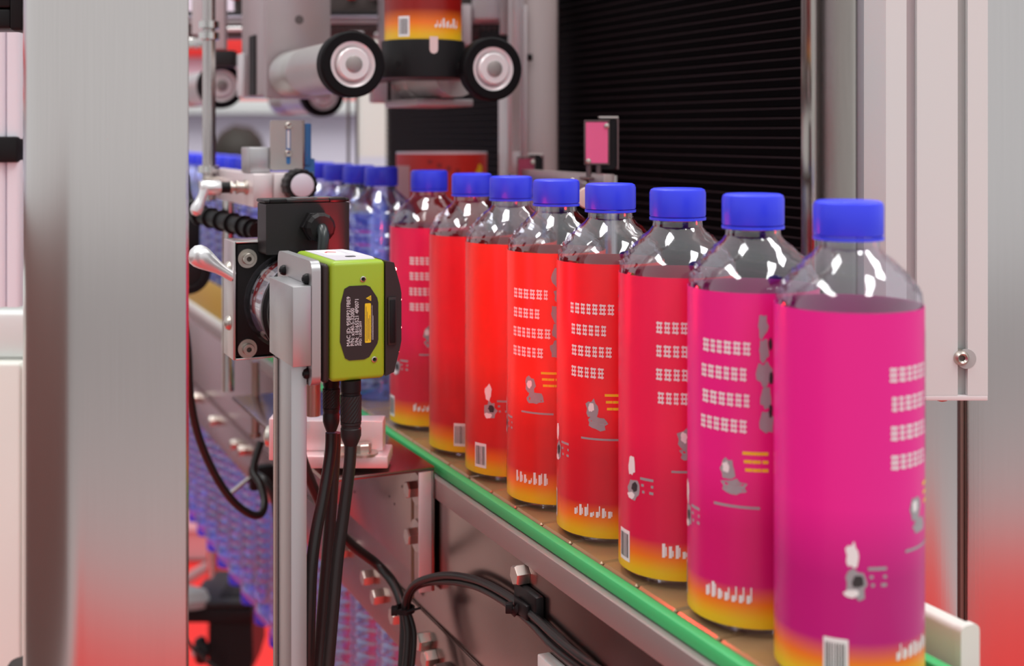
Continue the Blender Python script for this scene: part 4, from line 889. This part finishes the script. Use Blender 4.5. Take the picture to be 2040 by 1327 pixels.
bm = B(); prism(bm, rrect(.0008, .0108, -.10, -.0003, .0034, 6), .0041, .085, 'y'); link('body', bm, CREAM, rb)

# ------------------------------------------------------------------ floor level, lower left
Yk = 1.78
kf = thing('black_clamp', 'black plastic clamp head with side knob on a stand, over the red carpet', 'clamp', Pt(450, 1180, Yk))
def vx(px): return (px-450)/F*Yk
def vz(py): return (1180-py)/F*Yk
bm = B(); box(bm, vx(376), vx(512), -.03, .09, vz(1226), vz(1196), .004); link('top_block', bm, BLACK, kf)
bm = B(); box(bm, vx(398), vx(515), -.032, .10, vz(1195.5), vz(1184), .004); tp_ = link('top_plate', bm, GREYBOX, kf)
bm = B(); box(bm, vx(440), vx(490), -.01, .06, vz(1183.8), vz(1182.5), .001); link('plate_slot', bm, BLACKM, tp_)
bm = B(); lathe_ax(bm, (vx(380), -.02, vz(1184)), (0, .2, 1), [(.030, -.010), (.032, 0), (.026, .012), (.008, .018)], 20); link('grey_dome', bm, mat('grey_rubber', (.30, .30, .29), .6), kf)
poly = [(vx(425), vz(1227)), (vx(510), vz(1227)), (vx(512), vz(1300)), (vx(502), vz(1335)), (vx(438), vz(1335)), (vx(424), vz(1300))]
bm = B(); prism(bm, poly, -.025, .06, 'y'); link('body', bm, BLACK, kf)
bm = B(); lathe_ax(bm, (vx(424), -.01, vz(1287)), (-1, -.4, 0), [(.010, 0), (.010, .006), (.018, .008), (.020, .014), (.016, .022), (.006, .024)], 18); kb_ = link('side_knob', bm, BLACK, kf)
bm = B(); lathe_ax(bm, (vx(424)-.022, -.0188, vz(1287)), (-1, -.4, 0), [(.008, 0), (.007, .004)], 14); link('knob_nut', bm, ALUW, kb_)
bm = B(); cyl(bm, (vx(470), .02, vz(1336)), (vx(470), .02, -Pt(450, 1180, Yk).z+.012), .018, 18); link('column', bm, BLACK, kf)
bm = B(); lathe(bm, [(.16, 0), (.16, .008), (.03, .012)], 32, Matrix.Translation((vx(470), .02, -Pt(450, 1180, Yk).z))); link('base', bm, BLACK, kf)
fr = thing('floor_stand', 'grey floor rod with a pale tip leaning beside the hanging bottles', 'stand', Pt(432, 1096, 2.5))
z0 = -Pt(432, 1096, 2.5).z
bm = B(); lathe_ax(bm, (0, 0, .01), (0, 0, -1), [(.016, -.03), (.020, -.01), (.020, .02), (.014, .03)], 16); link('pale_tip', bm, ALUW, fr)
bm = B(); cyl(bm, (-.012, 0, -.03), (-.16, .05, -.13), .011, 12); link('rod', bm, mat('rosy_grey', (.45, .32, .33), .5), fr)
bm = B(); cyl(bm, (-.16, .05, -.125), (-.16, .05, z0+.01), .012, 12); link('column', bm, STEEL, fr)
bm = B(); lathe(bm, [(.14, 0), (.14, .008), (.02, .014)], 28, Matrix.Translation((-.16, .05, z0))); link('base', bm, STEEL, fr)
cable('floor_cable', 'thin dark cable curving down over the red carpet at the lower left', [(340, 1245, 1.72), (376, 1283, 1.72), (405, 1312, 1.73), (440, 1340, 1.74)], .003)
gd = thing('guard_panel', 'ochre guard panel over a white strip of painted wear strip sheen beside the clear bottles, left of the drive unit', 'guard', Cw(0, 0, 0), TH)
g0, g1 = CA(500, -.05), CA(330, -.05)
bm = B(); box(bm, -.0462, -.0440, g0, g1, .0032, .046, .0008); link('panel', bm, mat('ochre_plastic', (.50, .30, .04), .5), gd)
bm = B(); box(bm, -.0500, -.0436, g0, g1, -.0068, .0030, .001); link('wear_strip_sheen', bm, WHITEP, gd)  # white strip imitates the reflection on the far wear strip
